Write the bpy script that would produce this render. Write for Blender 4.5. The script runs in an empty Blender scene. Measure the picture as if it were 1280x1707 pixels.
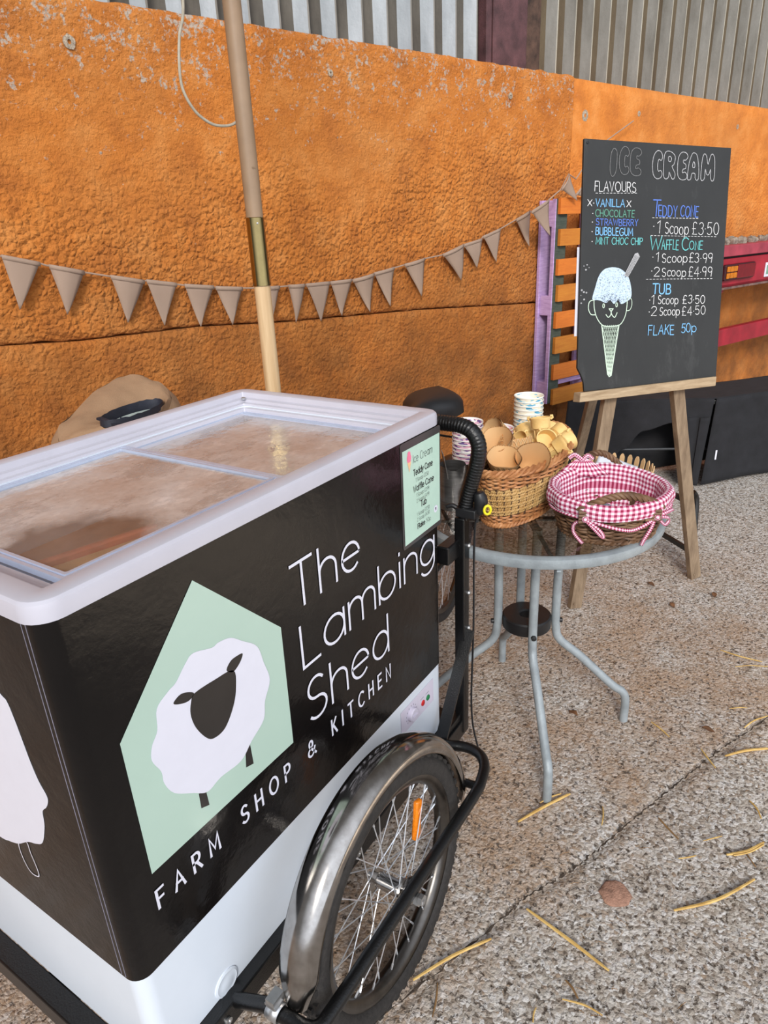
import bpy, bmesh, math, random
from mathutils import Vector, Matrix, noise
random.seed(7)
SC = bpy.context.scene
COL = SC.collection
sin, cos, pi = math.sin, math.cos, math.pi
rad = math.radians

# ---------------------------------------------------------------- camera
cam_d = bpy.data.cameras.new('camera')
cam_d.sensor_fit = 'VERTICAL'; cam_d.sensor_height = 36.0; cam_d.lens = 23.97
cam_d.clip_start = 0.02; cam_d.clip_end = 200
cam = bpy.data.objects.new('camera', cam_d); COL.objects.link(cam)
YAW, PITCH, ROLL = 0.98251, -0.39468, -0.047637
_f = Vector((sin(YAW)*cos(PITCH), cos(YAW)*cos(PITCH), sin(PITCH)))
_r = Vector((cos(YAW), -sin(YAW), 0)); _u = _r.cross(_f)
_r2 = _r*cos(ROLL) + _u*sin(ROLL); _u2 = -_r*sin(ROLL) + _u*cos(ROLL)
m = Matrix((_r2, _u2, -_f)).transposed().to_4x4()
m.translation = Vector((-0.32715, -0.68174, 1.43646))
cam.matrix_world = m
SC.camera = cam

# ---------------------------------------------------------------- light and exposure
W = bpy.data.worlds.new('daylight'); SC.world = W; W.use_nodes = True
wn = W.node_tree; wn.nodes.clear()
wo = wn.nodes.new('ShaderNodeOutputWorld'); bg = wn.nodes.new('ShaderNodeBackground')
tc = wn.nodes.new('ShaderNodeTexCoord'); dotn = wn.nodes.new('ShaderNodeVectorMath'); dotn.operation = 'DOT_PRODUCT'
dotn.inputs[1].default_value = Vector((-0.50, -0.80, 0.22)).normalized()      # the open side of the barn
rmp = wn.nodes.new('ShaderNodeValToRGB')
rmp.color_ramp.elements[0].position = 0.40; rmp.color_ramp.elements[0].color = (0.15, 0.135, 0.12, 1)
rmp.color_ramp.elements[1].position = 0.95; rmp.color_ramp.elements[1].color = (1.75, 1.88, 2.10, 1)
e = rmp.color_ramp.elements.new(0.68); e.color = (0.30, 0.30, 0.31, 1)
mp = wn.nodes.new('ShaderNodeMapRange'); mp.inputs[1].default_value = -1; mp.inputs[2].default_value = 1
wn.links.new(tc.outputs['Generated'], dotn.inputs[0]); wn.links.new(dotn.outputs['Value'], mp.inputs[0])
wn.links.new(mp.outputs[0], rmp.inputs[0]); wn.links.new(rmp.outputs[0], bg.inputs[0])
bg.inputs[1].default_value = 1.0
wn.links.new(bg.outputs[0], wo.inputs[0])

sd = bpy.data.lights.new('sun', 'SUN'); sd.energy = 2.7; sd.angle = rad(14); sd.color = (1.0, 0.955, 0.89)
sun = bpy.data.objects.new('sun', sd); COL.objects.link(sun)
sun.rotation_euler = Vector((0.80, 0.46, -0.56)).to_track_quat('-Z', 'Y').to_euler()

# sunlight reaching the yard in front of the barn, out of frame
yd = bpy.data.lights.new('yard_sunlight', 'SPOT'); yd.energy = 7500; yd.color = (1.0, 0.90, 0.76); yd.spot_size = rad(20); yd.spot_blend = .5; yd.shadow_soft_size = .3
yard = bpy.data.objects.new('yard_sunlight', yd); COL.objects.link(yard); yard.location = (0.9, -6.2, 4.6)
yard.rotation_euler = (Vector((1.55, -2.45, 0))-yard.location).to_track_quat('-Z', 'Y').to_euler()

SC.view_settings.view_transform = 'Standard'; SC.view_settings.look = 'None'
SC.view_settings.gamma = 1.0; SC.view_settings.use_curve_mapping = False
SC.view_settings.exposure = -0.17

# ---------------------------------------------------------------- material helper
class NT:
    def __init__(s, name):
        s.m = bpy.data.materials.new(name); s.m.use_nodes = True
        s.t = s.m.node_tree; s.b = s.t.nodes['Principled BSDF']; s.out = s.t.nodes['Material Output']
        s._tc = None
    def n(s, kind, **kw):
        x = s.t.nodes.new('ShaderNode' + kind)
        for k, v in kw.items():
            if k.startswith('i_'):
                k2 = k[2:]; k2 = int(k2) if k2.isdigit() else k2.replace('_', ' ')
                x.inputs[k2].default_value = v
            else: setattr(x, k, v)
        return x
    def l(s, a, b): s.t.links.new(a, b)
    def co(s, which='Object'):
        if s._tc is None: s._tc = s.n('TexCoord')
        return s._tc.outputs[which]
    def noise(s, scale, detail=4, rough=.55, co='Object', sc=None):
        x = s.n('TexNoise'); x.inputs['Scale'].default_value = scale; x.inputs['Detail'].default_value = detail
        x.inputs['Roughness'].default_value = rough
        v = s.co(co)
        if sc:
            mpn = s.n('Mapping'); mpn.inputs['Scale'].default_value = sc; s.l(v, mpn.inputs[0]); v = mpn.outputs[0]
        s.l(v, x.inputs['Vector']); return x.outputs['Fac']
    def ramp(s, fac, stops):
        x = s.n('ValToRGB'); cr = x.color_ramp
        cr.elements[0].position, cr.elements[0].color = stops[0][0], (*stops[0][1], 1)
        cr.elements[1].position, cr.elements[1].color = stops[-1][0], (*stops[-1][1], 1)
        for p, c in stops[1:-1]:
            e = cr.elements.new(p); e.color = (*c, 1)
        s.l(fac, x.inputs[0]); return x.outputs[0]
    def mix(s, fac, a, b, mode='MIX'):
        x = s.n('Mix', data_type='RGBA', blend_type=mode)
        for sock, v in ((x.inputs[0], fac), (x.inputs[6], a), (x.inputs[7], b)):
            if hasattr(v, 'is_linked'): s.l(v, sock)
            elif isinstance(v, (int, float)): sock.default_value = v
            else: sock.default_value = (*v, 1)
        return x.outputs[2]
    def math(s, op, a, b=0.0, clamp=False):
        x = s.n('Math', operation=op, use_clamp=clamp)
        for i, v in ((0, a), (1, b)):
            if hasattr(v, 'is_linked'): s.l(v, x.inputs[i])
            else: x.inputs[i].default_value = v
        return x.outputs[0]
    def bump(s, h, dist=.002, strength=1.0):
        x = s.n('Bump'); x.inputs['Distance'].default_value = dist; x.inputs['Strength'].default_value = strength
        s.l(h, x.inputs['Height']); s.l(x.outputs[0], s.b.inputs['Normal']); return x
    def set(s, col=None, rough=None, metal=None, **kw):
        for k, v in (('Base Color', col), ('Roughness', rough), ('Metallic', metal)):
            if v is None: continue
            if hasattr(v, 'is_linked'): s.l(v, s.b.inputs[k])
            elif k == 'Base Color': s.b.inputs[k].default_value = (*v, 1)
            else: s.b.inputs[k].default_value = v
        for k, v in kw.items(): s.b.inputs[k.replace('_', ' ')].default_value = v
        return s

def srgb(r, g, b):
    f = lambda c: c/12.92 if c <= .04045 else ((c+.055)/1.055)**2.4
    return (f(r/255), f(g/255), f(b/255))

def simple(name, col, rough=.5, metal=0.0, var=.12, scale=40, bump=0.0, bscale=200, **kw):
    k = NT(name); f = k.noise(scale)
    c2 = tuple(max(0, c*(1-var*1.6)) for c in col); c1 = tuple(min(1, c*(1+var)) for c in col)
    k.set(k.ramp(f, [(.3, c2), (.7, c1)]), rough, metal, **kw)
    if bump: k.bump(k.noise(bscale, 3), bump)
    return k.m

# ---------------------------------------------------------------- mesh helper
def frame_from(axis):
    a = Vector(axis).normalized(); h = Vector((0, 0, 1)) if abs(a.z) < .9 else Vector((1, 0, 0))
    x = a.cross(h).normalized(); return x, a.cross(x).normalized(), a

class MB:
    def __init__(s, M=None): s.v = []; s.f = []; s.uv = {}; s.M = M
    def add(s, verts, faces, uvs=None):
        o = len(s.v); s.v += [Vector(p) for p in verts]
        for i, f in enumerate(faces):
            if uvs: s.uv[len(s.f)] = [uvs[j] for j in f]
            s.f.append([j+o for j in f])
        return s
    def box(s, c, size, R=None, taper=1.0):
        x, y, z = [a/2 for a in size]; c = Vector(c); vs = []
        for dz in (-1, 1):
            k = taper if dz > 0 else 1
            for dx, dy in ((-1, -1), (1, -1), (1, 1), (-1, 1)):
                p = Vector((dx*x*k, dy*y*k, dz*z)); vs.append(c + (R @ p if R else p))
        return s.add(vs, [(3, 2, 1, 0), (4, 5, 6, 7), (0, 1, 5, 4), (1, 2, 6, 5), (2, 3, 7, 6), (3, 0, 4, 7)])
    def bar(s, a, b, w, h, up=(0, 0, 1)):
        a, b = Vector(a), Vector(b); d = (b-a); L = d.length; d.normalize()
        u = Vector(up); sd = d.cross(u)
        if sd.length < 1e-4: sd = d.cross(Vector((0, 1, 0)))
        sd.normalize(); u = sd.cross(d).normalized()
        R = Matrix((d, sd, u)).transposed()
        return s.box((a+b)/2, (L, w, h), R)
    def tube(s, path, r, seg=8, closed=False, caps=True):
        P = [Vector(p) for p in path]; n = len(P); rr = r if isinstance(r, (list, tuple)) else [r]*n
        T = []
        for i in range(n):
            if closed: t = P[(i+1) % n]-P[i-1]
            else: t = P[min(i+1, n-1)]-P[max(i-1, 0)]
            T.append(t.normalized() if t.length > 1e-9 else Vector((0, 0, 1)))
        x, y, _ = frame_from(T[0]); vs = []
        for i in range(n):
            x = (x - T[i]*x.dot(T[i]))
            x = x.normalized() if x.length > 1e-6 else frame_from(T[i])[0]
            y = T[i].cross(x)
            for k in range(seg):
                a = 2*pi*k/seg; vs.append(P[i] + (x*cos(a)+y*sin(a))*rr[i])
        fs = []
        for i in range(n if closed else n-1):
            j = (i+1) % n
            for k in range(seg):
                k2 = (k+1) % seg; fs.append((i*seg+k, i*seg+k2, j*seg+k2, j*seg+k))
        if not closed and caps:
            fs.append(tuple(range(seg-1, -1, -1))); fs.append(tuple(range((n-1)*seg, n*seg)))
        return s.add(vs, fs)
    def lathe(s, prof, c=(0, 0, 0), axis=(0, 0, 1), seg=32, sx=1.0, sy=1.0, cap0=False, cap1=False, xdir=None):
        if xdir: 
            x = Vector(xdir).normalized(); z = Vector(axis).normalized(); y = z.cross(x)
        elif tuple(axis) == (0, 0, 1): x, y, z = Vector((1, 0, 0)), Vector((0, 1, 0)), Vector((0, 0, 1))
        else: x, y, z = frame_from(axis)
        c = Vector(c); vs = []; uv = []
        for i, (r, h) in enumerate(prof):
            for k in range(seg):
                a = 2*pi*k/seg; vs.append(c + x*(r*sx*cos(a)) + y*(r*sy*sin(a)) + z*h)
        fs = []; n = len(prof)
        for i in range(n-1):
            for k in range(seg):
                k2 = (k+1) % seg; fs.append((i*seg+k, i*seg+k2, (i+1)*seg+k2, (i+1)*seg+k))
        if cap0: fs.append(tuple(range(seg-1, -1, -1)))
        if cap1: fs.append(tuple(range((n-1)*seg, n*seg)))
        return s.add(vs, fs)
    def loops(s, L, cap0=False, cap1=False):          # list of equal-length closed loops
        n = len(L[0]); vs = [p for l in L for p in l]; fs = []
        for i in range(len(L)-1):
            for k in range(n):
                k2 = (k+1) % n; fs.append((i*n+k, i*n+k2, (i+1)*n+k2, (i+1)*n+k))
        if cap0: fs.append(tuple(range(n-1, -1, -1)))
        if cap1: fs.append(tuple(range((len(L)-1)*n, len(L)*n)))
        return s.add(vs, fs)
    def grid(s, fn, nu, nv, closed_u=False, uvs=None):
        vs = []; uv = []
        for j in range(nv):
            for i in range(nu):
                a = i/(nu if closed_u else nu-1); b = j/(nv-1); vs.append(fn(a, b)); uv.append((a, b) if not uvs else uvs(a, b))
        fs = []; base = len(s.v); s.v += [Vector(p) for p in vs]
        for j in range(nv-1):
            for i in range(nu if closed_u else nu-1):
                i2 = (i+1) % nu; ids = (j*nu+i, j*nu+i2, (j+1)*nu+i2, (j+1)*nu+i)
                u = [uv[q] for q in ids]
                if closed_u and i2 == 0:
                    w = uvs(1.0, 0)[0] if uvs else 1.0
                    u[1] = (w, u[1][1]); u[2] = (w, u[2][1])
                s.uv[len(s.f)] = u; s.f.append([q+base for q in ids])
        return s
    def poly(s, pts, O, U, V, t=0.0):                # flat polygon in a frame, thickness t along U x V
        O, U, V = Vector(O), Vector(U), Vector(V); N = U.cross(V).normalized()
        a = [O+U*p[0]+V*p[1] for p in pts]; n = len(a)
        if t == 0: return s.add(a, [tuple(range(n))])
        b = [p+N*t for p in a]
        fs = [tuple(range(n-1, -1, -1)), tuple(range(n, 2*n))] + [(i, (i+1) % n, n+(i+1) % n, n+i) for i in range(n)]
        return s.add(a+b, fs)
    def ribbon(s, pts, w, O, U, V):                  # a pen stroke lying in a plane, each a hair above the last
        O, U, V = Vector(O), Vector(U), Vector(V); s.lift = getattr(s, 'lift', 0)+1
        O = O + U.cross(V).normalized()*(s.lift*1.6e-5); P = [Vector((p[0], p[1])) for p in pts]
        closed = len(P) > 3 and (P[0]-P[-1]).length < 1e-6
        if closed: P = P[:-1]
        n = len(P); L = []; R = []
        for i in range(n):
            a = P[i-1] if (i > 0 or closed) else P[i]; b = P[(i+1) % n] if (i < n-1 or closed) else P[i]
            d0 = P[i]-a; d1 = b-P[i]
            if d0.length < 1e-9: d0 = d1
            if d1.length < 1e-9: d1 = d0
            if d0.length < 1e-9: continue
            d0 = d0.normalized(); d1 = d1.normalized(); t = d0+d1
            t = d1 if t.length < .3 else t.normalized()
            nn = Vector((-t.y, t.x)); k = min(1.8, 1/max(.4, nn.dot(Vector((-d1.y, d1.x)))))
            q = P[i]
            if not closed and i == 0: q = q - d1*w*.45
            if not closed and i == n-1: q = q + d0*w*.45
            L.append(q+nn*w*.5*k); R.append(q-nn*w*.5*k)
        n = len(L)
        vs = [O+U*p.x+V*p.y for p in L] + [O+U*p.x+V*p.y for p in R]
        fs = [(n+i, n+(i+1) % n, (i+1) % n, i) for i in range(n if closed else n-1)]
        return s.add(vs, fs)
    def build(s, name, mat, parent=None, smooth=True, bevel=0, solid=0, sub=0, angle=40):
        me = bpy.data.meshes.new(name)
        off = Vector((0, 0, 0)); p = parent
        while p is not None: off += p.location; p = p.parent
        vs = [(s.M @ v if s.M else v) - off for v in s.v]
        me.from_pydata(vs, [], s.f)
        if s.uv:
            l = me.uv_layers.new(name='map')
            for i, u in s.uv.items():
                st = me.polygons[i].loop_start
                for q in range(len(u)): l.data[st+q].uv = u[q]
        me.validate(); me.update()
        bm_ = bmesh.new(); bm_.from_mesh(me); bmesh.ops.recalc_face_normals(bm_, faces=bm_.faces); bm_.to_mesh(me); bm_.free()
        me.materials.append(mat)
        if smooth:
            me.polygons.foreach_set('use_smooth', [True]*len(me.polygons))
            me.set_sharp_from_angle(angle=rad(angle))
        o = bpy.data.objects.new(name, me); COL.objects.link(o)
        if parent is not None: o.parent = parent
        if solid:
            md = o.modifiers.new('solid', 'SOLIDIFY'); md.thickness = solid; md.offset = 0
        if bevel:
            md = o.modifiers.new('bevel', 'BEVEL'); md.width = bevel; md.segments = 2; md.limit_method = 'ANGLE'; md.angle_limit = rad(40)
        if sub:
            md = o.modifiers.new('sub', 'SUBSURF'); md.levels = sub; md.render_levels = sub
        return o

def tag(o, label, cat, group=None, kind=None):
    if label: o['label'] = label
    if cat: o['category'] = cat
    if group: o['group'] = group
    if kind: o['kind'] = kind
    return o
def thing(name, loc, label, cat, group=None):
    o = bpy.data.objects.new(name, None); COL.objects.link(o); o.location = Vector(loc); o.empty_display_size = .05
    return tag(o, label, cat, group)
def struct(o): o['kind'] = 'structure'; return o
def copy_tree(o, parent=None):
    c = o.copy(); COL.objects.link(c)
    if parent is not None: c.parent = parent
    for ch in list(o.children): copy_tree(ch, c)
    return c
def cr(pts, k=6, closed=False):                      # Catmull-Rom through points
    P = [Vector(p) for p in pts]; n = len(P); out = []
    for i in range(n if closed else n-1):
        if closed: a, b, c, d = P[i-1], P[i], P[(i+1) % n], P[(i+2) % n]
        else: a, b, c, d = P[max(i-1, 0)], P[i], P[i+1], P[min(i+2, n-1)]
        for j in range(k):
            t = j/k; t2, t3 = t*t, t*t*t
            out.append(.5*((2*b)+(c-a)*t+(2*a-5*b+4*c-d)*t2+(3*b-a-3*c+d)*t3))
    if not closed: out.append(P[-1])
    return out
def rrect(x0, y0, x1, y1, r, z, k=5):
    o = []; r = max(r, .0008)
    for cx, cy, a0 in ((x1-r, y1-r, 0), (x0+r, y1-r, 90), (x0+r, y0+r, 180), (x1-r, y0+r, 270)):
        for i in range(k+1):
            a = rad(a0+90*i/k); o.append(Vector((cx+r*cos(a), cy+r*sin(a), z)))
    return o

# ---------------------------------------------------------------- single-stroke alphabet
def arc(cx, cy, rx, ry, a0, a1, n=14):
    return [(cx+rx*cos(rad(a0+(a1-a0)*i/n)), cy+ry*sin(rad(a0+(a1-a0)*i/n))) for i in range(n+1)]
G = {}
G['A'] = (.66, [[(0, 0), (.33, 1), (.66, 0)], [(.12, .36), (.54, .36)]])
G['B'] = (.54, [[(0, 0), (0, 1), (.24, 1)]+arc(.25, .76, .23, .24, 90, -90)+[(0, .52)], [(.25, .52)]+arc(.27, .26, .27, .26, 90, -90)+[(0, 0)]])
G['C'] = (.66, [arc(.4, .5, .4, .5, 48, 312, 20)])
G['D'] = (.62, [[(0, 0), (0, 1), (.2, 1)]+arc(.22, .5, .4, .5, 90, -90, 18)+[(0, 0)]])
G['E'] = (.46, [[(.46, 1), (0, 1), (0, 0), (.46, 0)], [(0, .52), (.4, .52)]])
G['F'] = (.46, [[(.46, 1), (0, 1), (0, 0)], [(0, .52), (.38, .52)]])
G['G'] = (.74, [arc(.4, .5, .4, .5, 48, 340, 20)+[(.76, .44), (.44, .44)]])
G['H'] = (.58, [[(0, 0), (0, 1)], [(.58, 0), (.58, 1)], [(0, .52), (.58, .52)]])
G['I'] = (.04, [[(.02, 0), (.02, 1)]])
G['K'] = (.54, [[(0, 0), (0, 1)], [(.5, 1), (0, .42)], [(.16, .6), (.54, 0)]])
G['L'] = (.46, [[(0, 1), (0, 0), (.46, 0)]])
G['M'] = (.74, [[(0, 0), (.04, 1), (.37, .25), (.7, 1), (.74, 0)]])
G['N'] = (.6, [[(0, 0), (0, 1), (.6, 0), (.6, 1)]])
G['O'] = (.78, [arc(.39, .5, .39, .5, 90, 450, 24)])
G['P'] = (.5, [[(0, 0), (0, 1), (.24, 1)]+arc(.25, .74, .25, .26, 90, -90)+[(0, .48)]])
G['R'] = (.54, [[(0, 0), (0, 1), (.24, 1)]+arc(.25, .74, .25, .26, 90, -90)+[(0, .48)], [(.24, .48), (.54, 0)]])
G['S'] = (.54, [arc(.27, .75, .24, .25, 35, 270)+arc(.27, .25, .27, .25, 90, -145)[1:]])
G['T'] = (.6, [[(0, 1), (.6, 1)], [(.3, 1), (.3, 0)]])
G['U'] = (.58, [[(0, 1), (0, .3)]+arc(.29, .29, .29, .29, 180, 360)+[(.58, 1)]])
G['V'] = (.6, [[(0, 1), (.3, 0), (.6, 1)]])
G['W'] = (.86, [[(0, 1), (.22, 0), (.43, .85), (.64, 0), (.86, 1)]])
G['X'] = (.5, [[(0, 0), (.5, 1)], [(0, 1), (.5, 0)]])
G['Y'] = (.56, [[(0, 1), (.28, .48), (.56, 1)], [(.28, .48), (.28, 0)]])
X = .68
def bowl(): return arc(.3, X/2, .3, X/2, 0, 360, 22)
G['a'] = (.6, [bowl(), [(.6, X), (.6, 0)]])
G['b'] = (.6, [arc(.3, X/2, .3, X/2, 180, 540, 22), [(0, 1), (0, 0)]])
G['c'] = (.5, [arc(.3, X/2, .3, X/2, 45, 315, 18)])
G['d'] = (.6, [bowl(), [(.6, 1), (.6, 0)]])
G['e'] = (.6, [[(.02, X*.52), (.6, X*.52)]+arc(.3, X/2, .3, X/2, 2, 312, 20)])
G['f'] = (.3, [arc(.28, .82, .16, .18, 80, 180)+[(.12, 0)], [(0, X), (.28, X)]])
G['g'] = (.6, [bowl(), [(.6, X), (.6, 0)]+arc(.3, -.02, .3, .28, 0, -150, 12)])
G['h'] = (.52, [[(0, 1), (0, 0)], [(0, .38)]+arc(.26, .42, .26, X-.42, 180, 0, 14)+[(.52, 0)]])
G['i'] = (.04, [[(.02, X), (.02, 0)], [(.02, .9), (.02, .94)]])
G['k'] = (.46, [[(0, 0), (0, 1)], [(.42, X), (0, .28)], [(.14, .42), (.46, 0)]])
G['l'] = (.04, [[(.02, 1), (.02, 0)]])
G['m'] = (.86, [[(0, X), (0, 0)], [(0, .4)]+arc(.215, .44, .215, X-.44, 180, 0, 12)+[(.43, 0)], [(.43, .4)]+arc(.645, .44, .215, X-.44, 180, 0, 12)+[(.86, 0)]])
G['n'] = (.52, [[(0, X), (0, 0)], [(0, .38)]+arc(.26, .42, .26, X-.42, 180, 0, 14)+[(.52, 0)]])
G['o'] = (.6, [arc(.3, X/2, .3, X/2, 90, 450, 22)])
G['p'] = (.6, [arc(.3, X/2, .3, X/2, 180, 540, 22), [(0, X), (0, -.3)]])
G['r'] = (.3, [[(0, X), (0, 0)], [(0, .4)]+arc(.24, .42, .24, X-.42, 180, 70, 8)])
G['u'] = (.52, [[(0, X), (0, .26)]+arc(.26, .26, .26, .26, 180, 360)+[(.52, X)], [(.52, .3), (.52, 0)]])
G['y'] = (.52, [[(0, X), (.27, 0)], [(.52, X), (.27, 0), (.14, -.28)]])
G['0'] = (.56, [arc(.28, .5, .28, .5, 90, 450, 22)])
G['1'] = (.2, [[(0, .8), (.18, 1), (.18, 0)]])
G['2'] = (.52, [arc(.26, .74, .25, .26, 165, -35, 12)+[(0, 0), (.52, 0)]])
G['3'] = (.5, [arc(.24, .76, .23, .24, 150, -80, 12)+arc(.24, .27, .26, .27, 85, -150, 12)])
G['4'] = (.56, [[(.42, 0), (.42, 1), (0, .3), (.56, .3)]])
G['5'] = (.52, [[(.46, 1), (.08, 1), (.04, .56)]+arc(.25, .32, .27, .32, 130, -140, 14)])
G['9'] = (.5, [arc(.25, .72, .25, .28, 0, 360, 18)+[(.5, .72), (.42, 0)]])
G['£'] = (.5, [arc(.3, .78, .2, .22, 30, 180, 9)+[(.12, .1), (.02, 0), (.5, 0)], [(0, .46), (.36, .46)]])
G['&'] = (.80, [[(.80, 0), (.19, .63)]+arc(.33, .78, .18, .22, 215, -38, 12)+[(.13, .46)]+arc(.29, .25, .29, .25, 128, 335, 14)+[(.72, .46)]])
G['·'] = (.06, [[(.02, .42), (.05, .46)]])
G['.'] = (.06, [[(.02, .02), (.05, .05)]])
def text(mb, s, O, U, V, at, cap, pen, width=None, track=.2, space=.42, jit=0.0, slope=0.0, cond=1.0, small=()):
    adv = 0; place = []
    for q, ch in enumerate(s):
        if ch == ' ': adv += space; continue
        g = G[ch]; k = .74 if q in small else 1.0
        place.append((adv, g, k)); adv += g[0]*k+track
    tot = (adv-track)*cap*cond; sx = cond*(width/tot if width else 1.0)
    for a, g, k in place:
        j = (random.uniform(-1, 1)*jit, random.uniform(-1, 1)*jit); sh = random.uniform(-1, 1)*jit*1.2
        for st in g[1]:
            pts = []
            for x, y in st:
                xx = (a + x*k + sh*y + j[0]*.5)*cap*sx; yy = (y*k + j[1])*cap
                pts.append((at[0]+xx, at[1]+yy+xx*slope))
            mb.ribbon(pts, pen, O, U, V)
    return tot*sx/cond

def words(name, mat, par, s, O, U, V, at, cap, pen, width, **kw):
    """the same line of writing with every word an object of its own"""
    track = kw.get('track', .2); space = kw.get('space', .42); pos = []; adv = 0; cur = ''; st = 0; small = kw.pop('small', ())
    for ch in s + ' ':
        if ch == ' ':
            if cur: pos.append((cur, st, adv-track-st))
            cur = ''; adv += space; st = adv; continue
        if not cur: st = adv
        cur += ch; adv += G[ch][0] + track
    tot = pos[-1][1]+pos[-1][2]; k = width/tot
    for w, a, l in pos:
        m_ = MB(); text(m_, w, O, U, V, (at[0]+a*k, at[1]+a*k*kw.get('slope', 0)), cap, pen, l*k, **kw); m_.build(name, mat, par, smooth=False)
# ---------------------------------------------------------------- measured outlines (metres)
FLAGS = [[[0.6065,1.407],[0.7234,1.376],[0.6231,1.2239]],[[0.7497,1.3668],[0.8659,1.337],[0.7778,1.1909]],[[0.955,1.3165],[1.0791,1.2887],[0.9912,1.1384]],[[1.0865,1.2906],[1.2044,1.269],[1.1298,1.1126]],[[1.2358,1.2623],[1.3584,1.2464],[1.2757,1.0916]],[[1.3648,1.2433],[1.4856,1.2308],[1.4157,1.0849]],[[1.563,1.225],[1.6614,1.2219],[1.6077,1.0935]],[[1.7031,1.222],[1.7886,1.22],[1.7284,1.0562]],[[1.7944,1.2195],[1.9193,1.2194],[1.8636,1.0483]],[[1.923,1.2191],[2.0412,1.222],[1.9767,1.0615]],[[2.0461,1.2196],[2.1718,1.2385],[2.1343,1.0639]],[[2.172,1.2405],[2.2928,1.2578],[2.2535,1.0784]],[[2.357,1.267],[2.4862,1.2883],[2.4547,1.1081]],[[2.6052,1.2991],[2.7492,1.3403],[2.7324,1.1627]],[[2.745,1.3376],[2.8772,1.3605],[2.853,1.2169]],[[2.8857,1.3718],[3.0134,1.405],[2.9956,1.238]],[[3.1309,1.4465],[3.2418,1.4877],[3.2427,1.3024]],[[3.1056,1.4806],[3.238,1.5347],[3.251,1.3556]],[[3.333,1.5858],[3.3904,1.6596],[3.4606,1.5236]],[[3.4522,1.5579],[3.5193,1.6331],[3.5416,1.5352]]]
CONE = {"scoop":[[0.0464,-0.4987],[0.0567,-0.4602],[0.0708,-0.4219],[0.0972,-0.3996],[0.1442,-0.3976],[0.1809,-0.4188],[0.1987,-0.4545],[0.2023,-0.4938],[0.1814,-0.51],[0.1616,-0.5163],[0.149,-0.5031],[0.1336,-0.516],[0.1172,-0.5027],[0.1018,-0.5123],[0.0818,-0.5055],[0.066,-0.5021]],"face":[[0.0525,-0.4955],[0.0554,-0.5312],[0.0683,-0.564],[0.0929,-0.5875],[0.1288,-0.5903],[0.1608,-0.5856],[0.1797,-0.5595],[0.1862,-0.5265],[0.1864,-0.4969]],"earL":[[0.052,-0.502],[0.0351,-0.5082],[0.032,-0.5308],[0.0427,-0.5492],[0.06,-0.5508]],"earR":[[0.1864,-0.4969],[0.2026,-0.5004],[0.2061,-0.5202],[0.1988,-0.5366],[0.1852,-0.5397]],"cone":[[0.0873,-0.5874],[0.1171,-0.7526],[0.124,-0.7617],[0.132,-0.7587],[0.1568,-0.5869]],"flake":[[0.1691,-0.422],[0.2095,-0.3512],[0.2213,-0.3479],[0.23,-0.3607],[0.1854,-0.4285]],"eyeL":[[0.0918,-0.5187]],"eyeR":[[0.144,-0.5161]],"nose":[[0.1144,-0.532],[0.1227,-0.54],[0.1304,-0.5323]],"mouthL":[[0.1227,-0.54],[0.1216,-0.5518],[0.1124,-0.5602],[0.1026,-0.5515]],"mouthR":[[0.1227,-0.54],[0.1264,-0.5519],[0.138,-0.5607],[0.1469,-0.5457]]}
STRAW = [[[0.9372,-0.2089],[1.0946,-0.2931]],[[1.096,-0.3801],[1.033,-0.3961]],[[0.7188,-0.3197],[0.6747,-0.5156]],[[0.5715,-0.4532],[0.5821,-0.5299]],[[0.5008,-0.4193],[0.5292,-0.4146]],[[0.4507,-0.1796],[0.6134,-0.2803]],[[0.8816,-0.6006],[1.056,-0.7419]],[[1.0963,-0.6774],[1.1798,-0.7488]],[[1.3061,-0.7037],[1.2566,-0.7355]],[[1.0278,-0.5817],[1.0572,-0.6161]],[[1.1113,-0.6231],[1.1488,-0.6596]],[[1.1299,-0.513],[1.0857,-0.5704]],[[1.1281,-0.7139],[1.0939,-0.7411]],[[0.4085,-0.2481],[0.4711,-0.2257]],[[0.399,-0.1533],[0.4588,-0.1501]],[[0.6109,-0.446],[0.5884,-0.479]],[[1.4964,-0.4114],[1.4547,-0.4723]],[[1.9204,-0.5894],[1.9731,-0.684]],[[1.6768,-0.6041],[1.7067,-0.6511]],[[1.4475,-0.5612],[1.3873,-0.6086]],[[1.4502,-0.6242],[1.5414,-0.7248]],[[1.6042,-0.655],[1.6979,-0.71]],[[2.0019,-0.5306],[1.9935,-0.6638]],[[1.0947,-0.3739],[1.0405,-0.3976]],[[1.0254,-0.2348],[1.0833,-0.2721]]]
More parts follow.
